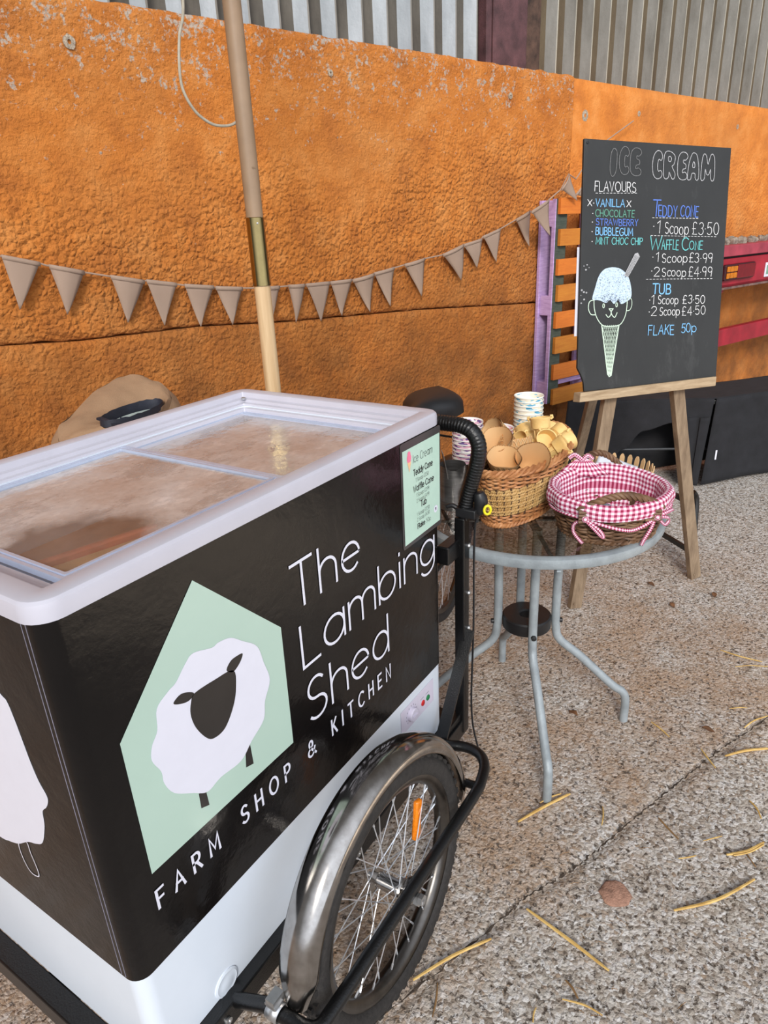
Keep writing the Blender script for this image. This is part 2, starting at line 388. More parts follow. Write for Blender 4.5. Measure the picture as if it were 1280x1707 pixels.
SHEEP = {"body":[[0.2634,0.8844],[0.2856,0.866],[0.3137,0.8399],[0.3232,0.8042],[0.3315,0.7653],[0.3148,0.7342],[0.3063,0.7025],[0.2744,0.6828],[0.2465,0.6639],[0.2032,0.667],[0.1745,0.6623],[0.1491,0.6816],[0.1191,0.7075],[0.1068,0.7353],[0.1059,0.7575],[0.0958,0.7844],[0.1005,0.8059],[0.1133,0.8234],[0.1192,0.8548],[0.1412,0.8684],[0.1564,0.8739],[0.1768,0.8919],[0.1931,0.8997],[0.2265,0.8888],[0.2399,0.8901]],"head":[[0.175,0.8298],[0.1831,0.8382],[0.2216,0.8362],[0.2589,0.8293],[0.2588,0.7975],[0.248,0.7698],[0.2263,0.7449],[0.2037,0.7426],[0.1896,0.7532],[0.1746,0.7829],[0.1699,0.81]],"earl":[[0.1457,0.8454],[0.1565,0.8515],[0.1681,0.8492],[0.1818,0.8391],[0.1721,0.8331],[0.1582,0.8367]],"earr":[[0.2463,0.8372],[0.2566,0.8475],[0.2709,0.8484],[0.2819,0.8456],[0.2741,0.8343],[0.2585,0.8271]],"legl":[[0.1586,0.6718],[0.172,0.6634],[0.1733,0.6367],[0.1583,0.6432]],"legr":[[0.2587,0.6705],[0.2704,0.6777],[0.2717,0.6381],[0.2551,0.6433]]}
SIDE = {"body":[[0.1418,0.9094],[0.1277,0.9002],[0.1217,0.8731],[0.1179,0.8401],[0.114,0.8063],[0.1077,0.7774],[0.0978,0.7569],[0.0998,0.7441],[0.1099,0.7293],[0.1238,0.7148],[0.1321,0.6831],[0.1538,0.6402],[0.1769,0.6243],[0.2018,0.6138],[0.2369,0.59],[0.2679,0.5778],[0.3017,0.5701]],"leg":[[0.2353,0.5937],[0.2388,0.5608],[0.2277,0.536],[0.2047,0.5399],[0.2007,0.5582],[0.2055,0.5888],[0.2073,0.6107]]}
# ================================================================ the setting
PH = rad(-20.5)
WT = Vector((cos(PH), sin(PH), 0)); WN = Vector((sin(PH), -cos(PH), 0)); W0 = Vector((.5, 2.0, 0))
def WP(t, z, off=0.0): return W0 + WT*t + WN*off + Vector((0, 0, z))

# --- painted render
def wall_mat(name, rough_amt, worn):
    k = NT(name)
    big = k.noise(1.3, 4, .6); mid = k.noise(7, 5, .6); fine = k.noise(70, 4, .6)
    base = k.ramp(mid, [(.3, srgb(192, 110, 40)), (.5, srgb(216, 129, 49)), (.72, srgb(231, 150, 74))])
    base = k.mix(k.ramp(big, [(.42, (0, 0, 0)), (.66, (.4, .4, .4))]), base, srgb(186, 122, 62))
    # grime, light falloff painted in towards the floor, bare patches where paint has gone
    sep = k.n('SeparateXYZ'); k.l(k.co('Object'), sep.inputs[0]); z = sep.outputs['Z']
    lo2 = k.n('MapRange'); k.l(z, lo2.inputs[0]); lo2.inputs[1].default_value = 1.35; lo2.inputs[2].default_value = .75
    base = k.mix(k.math('MULTIPLY', lo2.outputs[0], .42), base, srgb(138, 82, 32))
    low = k.n('MapRange'); k.l(z, low.inputs[0]); low.inputs[1].default_value = 1.55; low.inputs[2].default_value = .5
    gr = k.math('MULTIPLY', low.outputs[0], k.ramp(k.noise(4.5, 5, .65), [(.34, (0, 0, 0)), (.62, (1, 1, 1))]), True)
    base = k.mix(k.math('MULTIPLY', gr, .75), base, srgb(108, 66, 26))
    hi = k.n('MapRange'); k.l(z, hi.inputs[0]); hi.inputs[1].default_value = 1.35; hi.inputs[2].default_value = 2.2
    chip = k.math('ADD', k.math('MULTIPLY', k.noise(17, 7, .78), .62), k.math('MULTIPLY', hi.outputs[0], .155*worn))
    chip = k.math('ADD', chip, k.math('MULTIPLY', fine, .36))
    base = k.mix(k.ramp(chip, [(.655, (0, 0, 0)), (.70, (.9, .9, .9))]), base, srgb(196, 182, 166))
    dk = k.ramp(k.noise(26, 5, .7), [(.62, (0, 0, 0)), (.74, (.55, .55, .55))])
    base = k.mix(k.math('MULTIPLY', dk, rough_amt), base, srgb(92, 58, 24))
    k.set(base, .86)
    wn3 = k.n('TexNoise'); wn3.inputs['Scale'].default_value = 30; k.l(k.co('Object'), wn3.inputs['Vector'])
    sc3 = k.n('VectorMath', operation='SCALE'); sc3.inputs['Scale'].default_value = .03; k.l(wn3.outputs['Color'], sc3.inputs[0])
    ad3 = k.n('VectorMath', operation='ADD'); k.l(k.co('Object'), ad3.inputs[0]); k.l(sc3.outputs[0], ad3.inputs[1])
    v = k.n('TexVoronoi', feature='SMOOTH_F1'); v.inputs['Scale'].default_value = 52; v.inputs['Smoothness'].default_value = .35; k.l(ad3.outputs[0], v.inputs['Vector'])
    zz = k.math('DIVIDE', k.math('ADD', z, k.math('MULTIPLY', k.math('SUBTRACT', k.noise(1.4, 3, .5), .5), .9)), 2.2)
    zone = k.ramp(zz, [(.30, (.5, .5, .5)), (.47, (.62, .62, .62)), (.56, (1, 1, 1)), (.70, (1, 1, 1)), (.82, (.14, .14, .14)), (.97, (.35, .35, .35))])
    h = k.math('ADD', k.math('MULTIPLY', k.math('MULTIPLY', k.math('SUBTRACT', 1.0, v.outputs['Distance']), 1.1), zone), k.math('MULTIPLY', k.noise(110, 5, .66), .62))
    k.bump(h, .019*rough_amt, 1.0)
    return k.m
M_wall = wall_mat('orange_render', 1.0, 1.0); M_wall2 = wall_mat('orange_smooth_render', .35, .25)

def joint_z(t):
    P = [(-3, 1.20), (.54, 1.112), (.82, 1.0955), (1.28, 1.095), (1.70, 1.068), (2.47, 1.044), (3.33, .996), (3.6, .985)]
    for (a, b), (c, d) in zip(P, P[1:]):
        if a <= t <= c: return b+(d-b)*(t-a)/(c-a)
    return P[-1][1]
def top_z(t): return 2.213 - .0185*t
def rough_field(t, z):
    p = Vector((t, z, 0))
    a = .35 + .9*max(0, min(1, (noise.noise(p*1.4)+.35)))
    return a*(.45 if z > 1.72 else .45+.55*(1.72-z)/.3 if z > 1.42 else 1.0 if z > 1.1 else .7)
def wall_panel(name, t0, t1, zlo, zhi, mat, amp, step=.0085, off=0.0, thick=.13, NV=136):
    nu = int((t1-t0)/step)+1; mb = MB()
    def f(a, b):
        t = t0+(t1-t0)*a; lo, hi = zlo(t), zhi(t); z = lo+(hi-lo)*b
        p = Vector((t*26, z*26, 3.1))
        d = noise.noise(p)*.35 + noise.noise(p*2.6)*.55 + noise.noise(p*5.6)*.28
        d *= amp*rough_field(t, z)
        ed = min(z-lo, hi-z)
        if ed < .03: d -= .010*(1-ed/.03)**2 + (noise.noise(Vector((t*30, z*5, 9)))*.004)
        zz = z + (noise.noise(Vector((t*14, 0, 7)))*.007 if (b == 1 or b == 0) and zlo(t) > 0 else 0)
        return WP(t, zz, off+d)
    mb.grid(f, nu, NV)
    n = len(mb.v); top = [mb.v[i] for i in range((NV-1)*nu, NV*nu)]
    bk = [WP(t0+(t1-t0)*i/(nu-1), zhi(t0+(t1-t0)*i/(nu-1)), off-thick) for i in range(nu)]
    base = n; mb.v += [Vector(p) for p in bk]
    for i in range(nu-1): mb.f.append([(NV-1)*nu+i, (NV-1)*nu+i+1, base+i+1, base+i])
    lo = [WP(t0+(t1-t0)*i/(nu-1), zlo(t0+(t1-t0)*i/(nu-1)), off-thick) for i in range(nu)]
    b2 = len(mb.v); mb.v += lo
    for i in range(nu-1): mb.f.append([base+i, base+i+1, b2+i+1, b2+i]); mb.f.append([b2+i, b2+i+1, i+1, i])
    for q, (c0, c1) in ((0, (base, b2)), (nu-1, (base+nu-1, b2+nu-1))):
        mb.f.append([q+nu*j for j in range(NV)]+[c0, c1])
    return struct(mb.build(name, mat, angle=80))
wall_panel('wall_back', -.5, 3.588, joint_z, top_z, M_wall, .015)
wall_panel('wall_left', -4.5, -.503, lambda t: 0.0, top_z, M_wall, .012, .03, 0.0, .13, 70)
wall_panel('wall_back_lower', -.5, 3.588, lambda t: 0.0, lambda t: joint_z(t)-.006, M_wall, .014)
wall_panel('wall_right', 3.604, 14.0, lambda t: 0.0, lambda t: top_z(t)-.006, M_wall2, .0025, .03, -.012, .13, 40)

# drilled holes with bare mortar round them
M_mortar = simple('bare_mortar', srgb(176, 160, 140), .95, var=.3, scale=120, bump=.004)
M_hole = simple('dark_hole', srgb(38, 30, 24), .9)
for q, (t, z, r) in enumerate([(.972, 2.059, .020), (2.0135, 2.0445, .012), (3.094, 2.0236, .013), (4.2095, 1.9977, .014), (5.3497, 1.9706, .014), (3.709, 1.966, .026)]):
    mb = MB(); n = 18; off = .006 if t < 3.6 else -.011
    ring = [WP(t+r*(1+.25*noise.noise(Vector((i*.9, q, 0))))*cos(2*pi*i/n), z+r*(1+.25*noise.noise(Vector((i*.9, q, 5))))*1.1*sin(2*pi*i/n), off) for i in range(n)]
    inn = [WP(t+.34*r*cos(2*pi*i/n), z+.38*r*sin(2*pi*i/n), off+.001) for i in range(n)]
    dp = [WP(t+.3*r*cos(2*pi*i/n), z+.3*r*sin(2*pi*i/n), off-.012) for i in range(n)]
    mb.loops([[WP(t+(p-WP(t, z, off)).dot(WT)*1.0, p.z, off-.01) for p in ring], ring, inn, dp], False, True)
    o = mb.build('wall_hole', M_mortar); struct(o)

# --- corrugated cladding above the wall
k = NT('fibre_cement'); f = k.noise(3, 5, .6, sc=(1, 1, .25)); f2 = k.noise(60, 4)
k.set(k.mix(k.math('MULTIPLY', f2, .35), k.ramp(f, [(.3, srgb(112, 108, 100)), (.55, srgb(142, 138, 130)), (.75, srgb(160, 158, 152))]), srgb(110, 104, 94)), .88); k.bump(f2, .002)
M_clad = k.m
k = NT('weathered_cladding'); f = k.noise(2.4, 5, .65, sc=(1, 1, .2)); f2 = k.noise(50, 4)
k.set(k.mix(k.math('MULTIPLY', f2, .3), k.ramp(f, [(.3, srgb(104, 90, 70)), (.55, srgb(134, 124, 106)), (.78, srgb(156, 152, 142))]), srgb(84, 68, 46)), .9); k.bump(f2, .002)
M_clad2 = k.m
def sheet_tone(name, a, b):
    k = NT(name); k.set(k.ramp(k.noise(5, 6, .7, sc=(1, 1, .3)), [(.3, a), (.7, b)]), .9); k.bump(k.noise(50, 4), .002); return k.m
M_cl_slope = sheet_tone('lit_slope_tone', srgb(146, 152, 156), srgb(188, 194, 198)); M_cl_trough = sheet_tone('shaded_trough_tone', srgb(70, 65, 58), srgb(108, 102, 92))  # light and shade of the corrugation put into colour: pale slopes, dark troughs
M_cr_slope = sheet_tone('dull_lit_slope_tone', srgb(98, 94, 86), srgb(138, 135, 128)); M_cr_trough = sheet_tone('brown_shaded_trough_tone', srgb(74, 60, 42), srgb(104, 90, 68)); M_cr_edge = sheet_tone('pale_sheet_edge', srgb(150, 144, 128), srgb(186, 180, 164))  # right-hand run: slopes and troughs carry the same shading in their colour
def cladding(name, t0, t1, p, dep, off, mat, ph=0.0):
    mb = MB(); row = []; t = t0
    n = int((t1-t0)/p)+1
    for i in range(n):
        a = t0+i*p
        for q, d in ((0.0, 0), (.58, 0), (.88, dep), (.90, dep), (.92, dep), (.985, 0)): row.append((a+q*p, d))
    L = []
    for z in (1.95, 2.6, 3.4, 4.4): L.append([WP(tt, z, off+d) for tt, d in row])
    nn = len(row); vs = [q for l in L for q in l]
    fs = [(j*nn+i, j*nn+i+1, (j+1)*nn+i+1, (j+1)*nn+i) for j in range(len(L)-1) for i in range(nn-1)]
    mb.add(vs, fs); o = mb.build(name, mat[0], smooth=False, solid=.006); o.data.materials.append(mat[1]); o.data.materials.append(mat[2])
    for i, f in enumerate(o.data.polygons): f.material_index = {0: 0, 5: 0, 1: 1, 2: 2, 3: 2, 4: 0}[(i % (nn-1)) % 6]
    return struct(o)
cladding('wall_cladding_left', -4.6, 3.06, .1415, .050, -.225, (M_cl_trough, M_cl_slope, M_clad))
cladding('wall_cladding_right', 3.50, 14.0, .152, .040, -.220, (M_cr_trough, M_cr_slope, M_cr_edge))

# --- steel stanchion between the two runs of cladding
M_steel = simple('red_oxide_steel', srgb(92, 60, 62), .7, var=.3, scale=14, bump=.002)
M_steel2 = simple('dark_rusted_steel', srgb(84, 62, 50), .8, var=.4, scale=18, bump=.002)
mb = MB()
mb.poly([(3.10, 1.9), (3.345, 1.9), (3.345, 4.4), (3.10, 4.4)], W0+WN*-.142, WT, (0, 0, 1), .012)
mb.poly([(3.345, 1.9), (3.357, 1.9), (3.357, 4.4), (3.345, 4.4)], W0+WN*-.26, WT, (0, 0, 1), .12)
mb.poly([(3.06, 1.9), (3.10, 1.9), (3.10, 4.4), (3.06, 4.4)], W0+WN*-.20, WT, (0, 0, 1), .06)
struct(mb.build('trim_stanchion', M_steel, smooth=False, bevel=.003))
mb = MB(); mb.poly([(3.357, 1.9), (3.46, 1.9), (3.46, 4.4), (3.357, 4.4)], W0+WN*-.19, WT, (0, 0, 1), .03)
mb.poly([(3.46, 1.9), (3.51, 1.9), (3.51, 4.4), (3.46, 4.4)], W0+WN*-.215, WT, (0, 0, 1), .03)
struct(mb.build('trim_stanchion_flange', M_steel2, smooth=False, bevel=.002))

# --- concrete floor, exposed aggregate, a sawn joint across it
k = NT('worn_concrete')
v1 = k.n('TexVoronoi', feature='F1'); v1.inputs['Scale'].default_value = 118; v1.inputs['Randomness'].default_value = 1
wp = k.n('TexNoise'); wp.inputs['Scale'].default_value = 40; k.l(k.co('Object'), wp.inputs['Vector'])
vm = k.n('VectorMath', operation='ADD'); vs_ = k.n('VectorMath', operation='SCALE'); vs_.inputs['Scale'].default_value = .02
k.l(wp.outputs['Color'], vs_.inputs[0]); k.l(k.co('Object'), vm.inputs[0]); k.l(vs_.outputs[0], vm.inputs[1]); k.l(vm.outputs[0], v1.inputs['Vector'])
sp = k.n('SeparateColor'); k.l(v1.outputs['Color'], sp.inputs[0])
stone = k.ramp(sp.outputs[0], [(0, srgb(132, 120, 108)), (.25, srgb(186, 177, 166)), (.5, srgb(206, 200, 192)), (.75, srgb(228, 226, 224)), (1, srgb(164, 144, 124))])
sxy = k.n('SeparateXYZ'); k.l(k.co('Object'), sxy.inputs[0])
dj = k.math('ADD', sxy.outputs[1], k.math('MULTIPLY', sxy.outputs[0], .415))
mr = k.n('MapRange'); k.l(k.math('ADD', dj, k.math('MULTIPLY', k.math('SUBTRACT', k.noise(5, 4), .5), .35)), mr.inputs[0]); mr.inputs[1].default_value = -.10; mr.inputs[2].default_value = .10
mr2 = k.n('MapRange'); k.l(sxy.outputs[0], mr2.inputs[0]); mr2.inputs[1].default_value = 3.0; mr2.inputs[2].default_value = 2.0
dirt = k.math('MULTIPLY', k.math('MULTIPLY', k.math('ADD', mr.outputs[0], .18, True), k.math('ADD', mr2.outputs[0], .15, True)), k.ramp(k.noise(3.2, 6, .68), [(.36, (.1, .1, .1)), (.60, (1, 1, 1))]), True)
mud = k.mix(k.math('MULTIPLY', dirt, .72), stone, srgb(176, 140, 106))
pit = k.ramp(k.noise(88, 4, .62), [(.34, (1, 1, 1)), (.43, (0, 0, 0))])
c = k.mix(pit, mud, srgb(84, 68, 54))
c = k.mix(k.math('MULTIPLY', k.ramp(k.noise(70, 4, .6), [(.45, (0, 0, 0)), (.75, (1, 1, 1))]), .32), c, srgb(214, 208, 200))
k.set(c, .82)
h = k.math('ADD', k.math('MULTIPLY', k.math('SUBTRACT', 1.0, v1.outputs['Distance']), .5), k.noise(130, 5, .62))
h = k.math('SUBTRACT', h, k.math('MULTIPLY', pit, .55))
k.bump(h, .0068, 1.0)
M_floor = k.m
CR = [(-1.2, .35), (.05, -.05), (.6326, -.2665), (.7374, -.3009), (.8847, -.3784), (1.0844, -.4538), (1.2832, -.5311), (1.4745, -.6081), (1.6979, -.71), (2.6, -1.09), (4.2, -1.8)]
def crack_d(x, y):
    best = 9
    for (a, b), (c, d) in zip(CR, CR[1:]):
        dx, dy = c-a, d-b; t = max(0, min(1, ((x-a)*dx+(y-b)*dy)/(dx*dx+dy*dy)))
        best = min(best, math.hypot(x-a-t*dx, y-b-t*dy))
    return best
mb = MB()
X0, X1, Y0, Y1 = -1.0, 3.0, -1.6, 1.2; NX, NY = 400, 280
def ff(a, b):
    x = X0+(X1-X0)*a; y = Y0+(Y1-Y0)*b
    z = (noise.noise(Vector((x*7, y*7, 0)))*.0022 + noise.noise(Vector((x*38, y*38, 2)))*.0016)
    if 0 < a < 1 and 0 < b < 1:
        d = crack_d(x + noise.noise(Vector((x*25, y*25, 4)))*.008, y)
        if d < .012: z -= .010*(1-d/.012)
    else: z = -.004
    return (x, y, z-.003)
mb.grid(ff, NX, NY)
struct(mb.build('floor', M_floor, angle=180))
mb = MB(); O = Vector((0, 0, -.0072))
for (xa, ya, xb, yb) in ((-14, -14, 14, -1.6), (-14, 1.2, 14, 14), (-14, -1.6, -1, 1.2), (3, -1.6, 14, 1.2)):
    mb.add([(xa, ya, -.007), (xb, ya, -.007), (xb, yb, -.007), (xa, yb, -.007)], [(0, 1, 2, 3)])
struct(mb.build('floor_beyond', M_floor, smooth=False))

# dirt packed in the sawn joint
M_joint = simple('joint_dirt', srgb(74, 62, 52), .95, var=.4, scale=60, bump=.003)
pts = cr([(x, y, 0) for x, y in CR], 40); mb = MB(); La = []; Lb = []
for i, p in enumerate(pts):
    d = (pts[min(i+1, len(pts)-1)]-pts[max(i-1, 0)]).normalized(); n_ = Vector((-d.y, d.x, 0)); p = p+n_*(.006*noise.noise(Vector((i*.31, 2, 0)))+.004*noise.noise(Vector((i*1.1, 5, 0))))
    w = .0034*max(.12, .55+1.5*noise.noise(Vector((i*.33, 0, 3)))); La.append(p+n_*w+Vector((0, 0, .0006))); Lb.append(p-n_*w+Vector((0, 0, .0006)))
n = len(La); mb.add(La+Lb, [(n+i, n+i+1, i+1, i) for i in range(n-1)]); struct(mb.build('trim_floor_joint', M_joint, smooth=False))
# ================================================================ materials shared by the cart
k = NT('black_vinyl'); f = k.noise(5, 5, .6)
k.set(k.ramp(f, [(.3, srgb(15, 13, 13)), (.7, srgb(21, 18, 17))]), k.ramp(k.noise(9, 4, .6), [(.3, (.09, .09, .09)), (.7, (.2, .2, .2))]), 0, Specular_IOR_Level=.30)
hh = k.math('ADD', k.noise(16, 3, .5), k.math('MULTIPLY', k.noise(120, 3, .6), .18)); k.bump(hh, .0030, .5)
M_vinyl = k.m
M_white = simple('white_enamel', srgb(218, 226, 236), .28, var=.02, scale=6)
M_lid = simple('white_plastic', srgb(196, 194, 204), .3, var=.03, scale=10)
M_mint = simple('mint_print', srgb(182, 207, 193), .3, var=.02, scale=5)
M_print_white = simple('white_print', srgb(226, 226, 238), .3, var=.01)
M_print_black = simple('black_print', srgb(42, 38, 36), .35, var=.05)
M_blackpaint = simple('black_paint', srgb(13, 13, 14), .3, var=.15, scale=60, bump=.0006, bscale=300)
M_blackplastic = simple('black_plastic', srgb(26, 26, 28), .45, var=.1)
M_rubber = simple('tyre_rubber', srgb(44, 41, 39), .75, var=.25, scale=90, bump=.0012)
k = NT('brushed_chrome'); k.set(k.ramp(k.noise(30, 4, .6), [(.3, srgb(150, 144, 138)), (.7, srgb(186, 182, 178))]), k.ramp(k.noise(8, 5, .6), [(.3, (.08, .08, .08)), (.7, (.22, .22, .22))]), 1.0)
M_chrome = k.m
M_steelrim = simple('rim_steel', srgb(104, 100, 96), .32, 1.0, var=.15)
M_spoke = simple('spoke_steel', srgb(226, 228, 232), .28, .8, var=.05)
M_bolt = simple('zinc_bolt', srgb(200, 200, 200), .35, .9)
M_alu = simple('anodised_frame', srgb(196, 206, 228), .26, .35, var=.04)
M_amber = simple('amber_reflector', srgb(232, 128, 18), .2, var=.15, scale=200)
M_red = simple('red_lamp', srgb(196, 30, 34), .3); M_green = simple('green_lamp', srgb(20, 120, 70), .3)
M_yellow = simple('yellow_plastic', srgb(236, 220, 36), .4)
M_panel = simple('lilac_sticker', srgb(206, 200, 216), .4, var=.02)
M_greyprint = simple('grey_print', srgb(150, 146, 160), .5)
# frosted pane: clear glass under a film of frost and wiped streaks
k = NT('frosted_glass')
fr = k.noise(5.0, 7, .74, sc=(1, 1.7, 1)); fn = k.noise(70, 5, .7)
amt = k.math('ADD', k.ramp(fr, [(.36, (.40, .40, .40)), (.44, (.52, .52, .52)), (.47, (.72, .72, .72)), (.58, (.76, .76, .76)), (.61, (.95, .95, .95))]), k.math('MULTIPLY', k.math('SUBTRACT', fn, .5), .5), True)
dv = k.n('VectorMath', operation='DISTANCE'); k.l(k.co('Object'), dv.inputs[0]); dv.inputs[1].default_value = (-.46+.14, -.285+.16, 1.04)
wr_ = k.n('MapRange'); k.l(k.math('ADD', dv.outputs['Value'], k.math('MULTIPLY', k.math('SUBTRACT', k.noise(14, 5), .5), .16)), wr_.inputs[0]); wr_.inputs[1].default_value = .10; wr_.inputs[2].default_value = .17; wr_.inputs[3].default_value = .10; wr_.inputs[4].default_value = 1.0
amt = k.math('MULTIPLY', amt, wr_.outputs[0])
tr = k.n('BsdfTransparent'); tr.inputs[0].default_value = (.93, .95, .95, 1)
df = k.n('BsdfDiffuse'); k.l(k.ramp(k.noise(4, 5, .7), [(.3, srgb(192, 170, 158)), (.5, srgb(214, 200, 192)), (.75, srgb(236, 232, 232))]), df.inputs[0])
gl = k.n('BsdfGlossy'); gl.inputs['Roughness'].default_value = .09
bm = k.n('Bump'); bm.inputs['Distance'].default_value = .0012; k.l(k.noise(45, 4), bm.inputs['Height']); k.l(bm.outputs[0], gl.inputs['Normal'])
m1 = k.n('MixShader'); k.l(amt, m1.inputs[0]); k.l(tr.outputs[0], m1.inputs[1]); k.l(df.outputs[0], m1.inputs[2])
fz = k.n('Fresnel'); fz.inputs[0].default_value = 1.5; 
m2 = k.n('MixShader'); gm = k.n('NewGeometry'); k.l(k.math('MULTIPLY', k.math('MULTIPLY', fz.outputs[0], 1.5, True), k.math('SUBTRACT', 1.0, gm.outputs['Backfacing'])), m2.inputs[0]); k.l(m1.outputs[0], m2.inputs[1]); k.l(gl.outputs[0], m2.inputs[2])
k.l(m2.outputs[0], k.out.inputs[0]); M_frost = k.m

# ================================================================ the ice cream cart
L, WD = .9234, .5704
trike = thing('ice_cream_trike', (.46, .285, 0), 'black and white chest freezer on a tricycle with sheep logo and white lettering', 'ice cream cart')

# --- freezer cabinet, open on top
mb = MB(); R0 = .026
lo = [rrect(0, 0, L, WD, R0, .245), rrect(0, 0, L, WD, R0, 1.049), rrect(.06, .06, L-.06, WD-.06, .02, 1.049), rrect(.06, .06, L-.06, WD-.06, .02, .52)]
mb.loops(lo, True, True)
cab = mb.build('freezer_cabinet', M_white, trike, bevel=0)
mb = MB(); mb.poly([(.722, .354), (.873, .354), (.873, .419), (.722, .419)], (0, -.0008, 0), (1, 0, 0), (0, 0, 1), .0006)
pan = mb.build('control_panel', M_panel, cab, smooth=False); pan['label'] = 'pale lilac control panel with dial and two lamps'
def disc(x, z, r, y, t=.002, seg=20):
    m_ = MB(); m_.lathe([(0, 0), (r, 0), (r, t), (r*.8, t+.0008), (0, t+.0008)], (x, y, z), (0, -1, 0), seg); return m_
for nm, mt, x in (('red_indicator', M_red, .821), ('green_indicator', M_green, .845)):
    disc(x, .381, .0075, -.0012).build(nm, mt, cab)
mb = MB(); mb.lathe([(.017, 0), (.017, .008), (.015, .010), (0, .010)], (.768, -.0012, .386), (0, -1, 0), 24)
mb.bar((.758, -.0125, .386), (.778, -.0125, .386), .003, .003); mb.build('thermostat_dial', M_panel, cab)
mb = MB()
for a in range(-130, 131, 26): mb.box((.768+.023*sin(rad(a)), -.0016, .386+.023*cos(rad(a))), (.002, .0004, .004))
for x in (.818, .843): mb.box((x, -.0016, .396), (.014, .0004, .002))
mb.build('dial_marks', M_greyprint, cab, smooth=False)
mb = MB(); mb.lathe([(.026, 0), (.026, .0015), (.022, .003), (.020, .0022), (.012, .004), (0, .0045)], (.143, 0, .264), (0, -1, 0), 28)
mb.build('drain_plug', M_white, cab)

# --- vinyl wrap
mb = MB(); e_ = .0014
mb.loops([rrect(-e_, -e_, L+e_, WD+e_, R0, z, 8) for z in (.4434, .6, .8, 1.0485)])
wrap = mb.build('vinyl_wrap', M_vinyl, trike)
YF = -.0022; FO = (0, YF, 0); FU, FV = (1, 0, 0), (0, 0, 1)
mb = MB(); mb.poly([(.0585, .610), (.369, .607), (.372, .842), (.213, 1.005), (.058, .842)], FO, FU, FV, .0002)
mb.build('house_emblem', M_mint, wrap, smooth=False)
FO2 = (0, YF-.0005, 0); FO3 = (0, YF-.0009, 0)
def flat(name, pts, mat, O, U=FU, V=FV, par=wrap, k=5, t=.0002):
    q = cr([(p[0], p[1], 0) for p in pts], k, True); m_ = MB(); m_.poly([(p.x, p.y) for p in q], O, U, V, t)
    return m_.build(name, mat, par, smooth=False)
flat('sheep_leg', SHEEP['legl'], M_print_black, FO2, k=1); flat('sheep_leg', SHEEP['legr'], M_print_black, FO2, k=1)
flat('sheep_fleece', SHEEP['body'], M_print_white, FO3)
FO4 = (0, YF-.0013, 0)
flat('sheep_face', SHEEP['head'], M_print_black, FO4)
flat('sheep_ear', SHEEP['earl'], M_print_black, FO4); flat('sheep_ear', SHEEP['earr'], M_print_black, FO4)
words('title_lettering', M_print_white, wrap, 'The', FO2, FU, FV, (.408, .854), .0815, .0056, .193, track=.2)
words('title_lettering', M_print_white, wrap, 'Lambing', FO2, FU, FV, (.4165, .7335), .083, .0056, .470, track=.16, slope=.013)
words('title_lettering', M_print_white, wrap, 'Shed', FO2, FU, FV, (.418, .6125), .087, .0056, .266, track=.18)
words('subtitle_lettering', M_print_white, wrap, 'FARM SHOP & KITCHEN', FO2, FU, FV, (.0575, .5425), .0335, .0046, .628, track=.75, space=1.25)
# big sheep on the end panel
SO = (-.0022, 0, 0); SU, SV = (0, -1, 0), (0, 0, 1)
b = [(-p[0], p[1]) for p in SIDE['body']] + [(-.40, .57), (-.452, .62), (-.47, .72), (-.45, .83), (-.39, .93), (-.30, .975), (-.21, .96)]
q = cr([(p[0], p[1], 0) for p in b], 5, True); mb = MB(); mb.poly([(p.x, p.y) for p in q], (-.0018, 0, 0), SU, SV, .0002)
mb.build('side_fleece', M_print_white, wrap, smooth=False)
mb = MB(); lg = [(-p[0], p[1]) for p in SIDE['leg']]
mb.ribbon([(p.x, p.y) for p in cr([(a_, b_, 0) for a_, b_ in lg], 4, True)]+[lg[0]], .0022, SO, SU, SV); mb.build('side_leg_outline', M_print_white, wrap, smooth=False)
mb = MB()
for y in (.0345, .0250): mb.box((-.0016, y, .747), (.0008, .0005, .60))
mb.build('corner_seam', M_greyprint, wrap, smooth=False)

# --- lid
mb = MB()
pf = [(.004, 1.046), (-.006, 1.0475), (-.0065, 1.064), (-.0050, 1.0705), (-.0015, 1.0738), (.0015, 1.0745), (.028, 1.0745), (.0305, 1.0735), (.0325, 1.062), (.045, 1.0605), (.0465, 1.054), (.056, 1.053), (.0575, 1.047), (.070, 1.046), (.072, 1.036), (.088, 1.034), (.088, 1.026)]
mb.loops([rrect(i, i, L-i, WD-i, max(.030-i*.9, .003), z, 6) for i, z in pf])
lid = mb.build('freezer_lid_frame', M_lid, trike, angle=28)
def pane(name, x0, y0, x1, y1, z, fw):
    m_ = MB(); m_.box(((x0+x1)/2, (y0+y1)/2, z), (x1-x0-.004, y1-y0-.004, .003)); p_ = m_.build(name, M_frost, trike, smooth=False)
    fr_ = MB()
    fr_.loops([rrect(x0-a, y0-a, x1+a, y1+a, .003, zz, 2) for a, zz in ((0, z-.004), (0, z+.0035), (.002, z+.006), (fw*.45, z+.006), (fw*.5, z+.003), (fw*.6, z+.003), (fw*.65, z+.0055), (fw, z+.0055), (fw, z-.004), (0, z-.004))])
    fr_.build('pane_frame', M_alu, p_, angle=35); return p_
pane('glass_pane', .098, .095, .486, .490, 1.0425, .016)
pane('glass_pane', .520, .088, .838, .496, 1.0325, .016)
mb = MB(); mb.box((.505, .29, 1.041), (.012, .44, .012)); mb.build('divider_rail', M_alu, trike, smooth=False, bevel=.002)
mb = MB(); mb.lathe([(.006, 0), (.006, .004), (0, .006)], (.872, .518, 1.062), (0, 0, 1), 12); mb.build('lid_screw', M_bolt, trike)

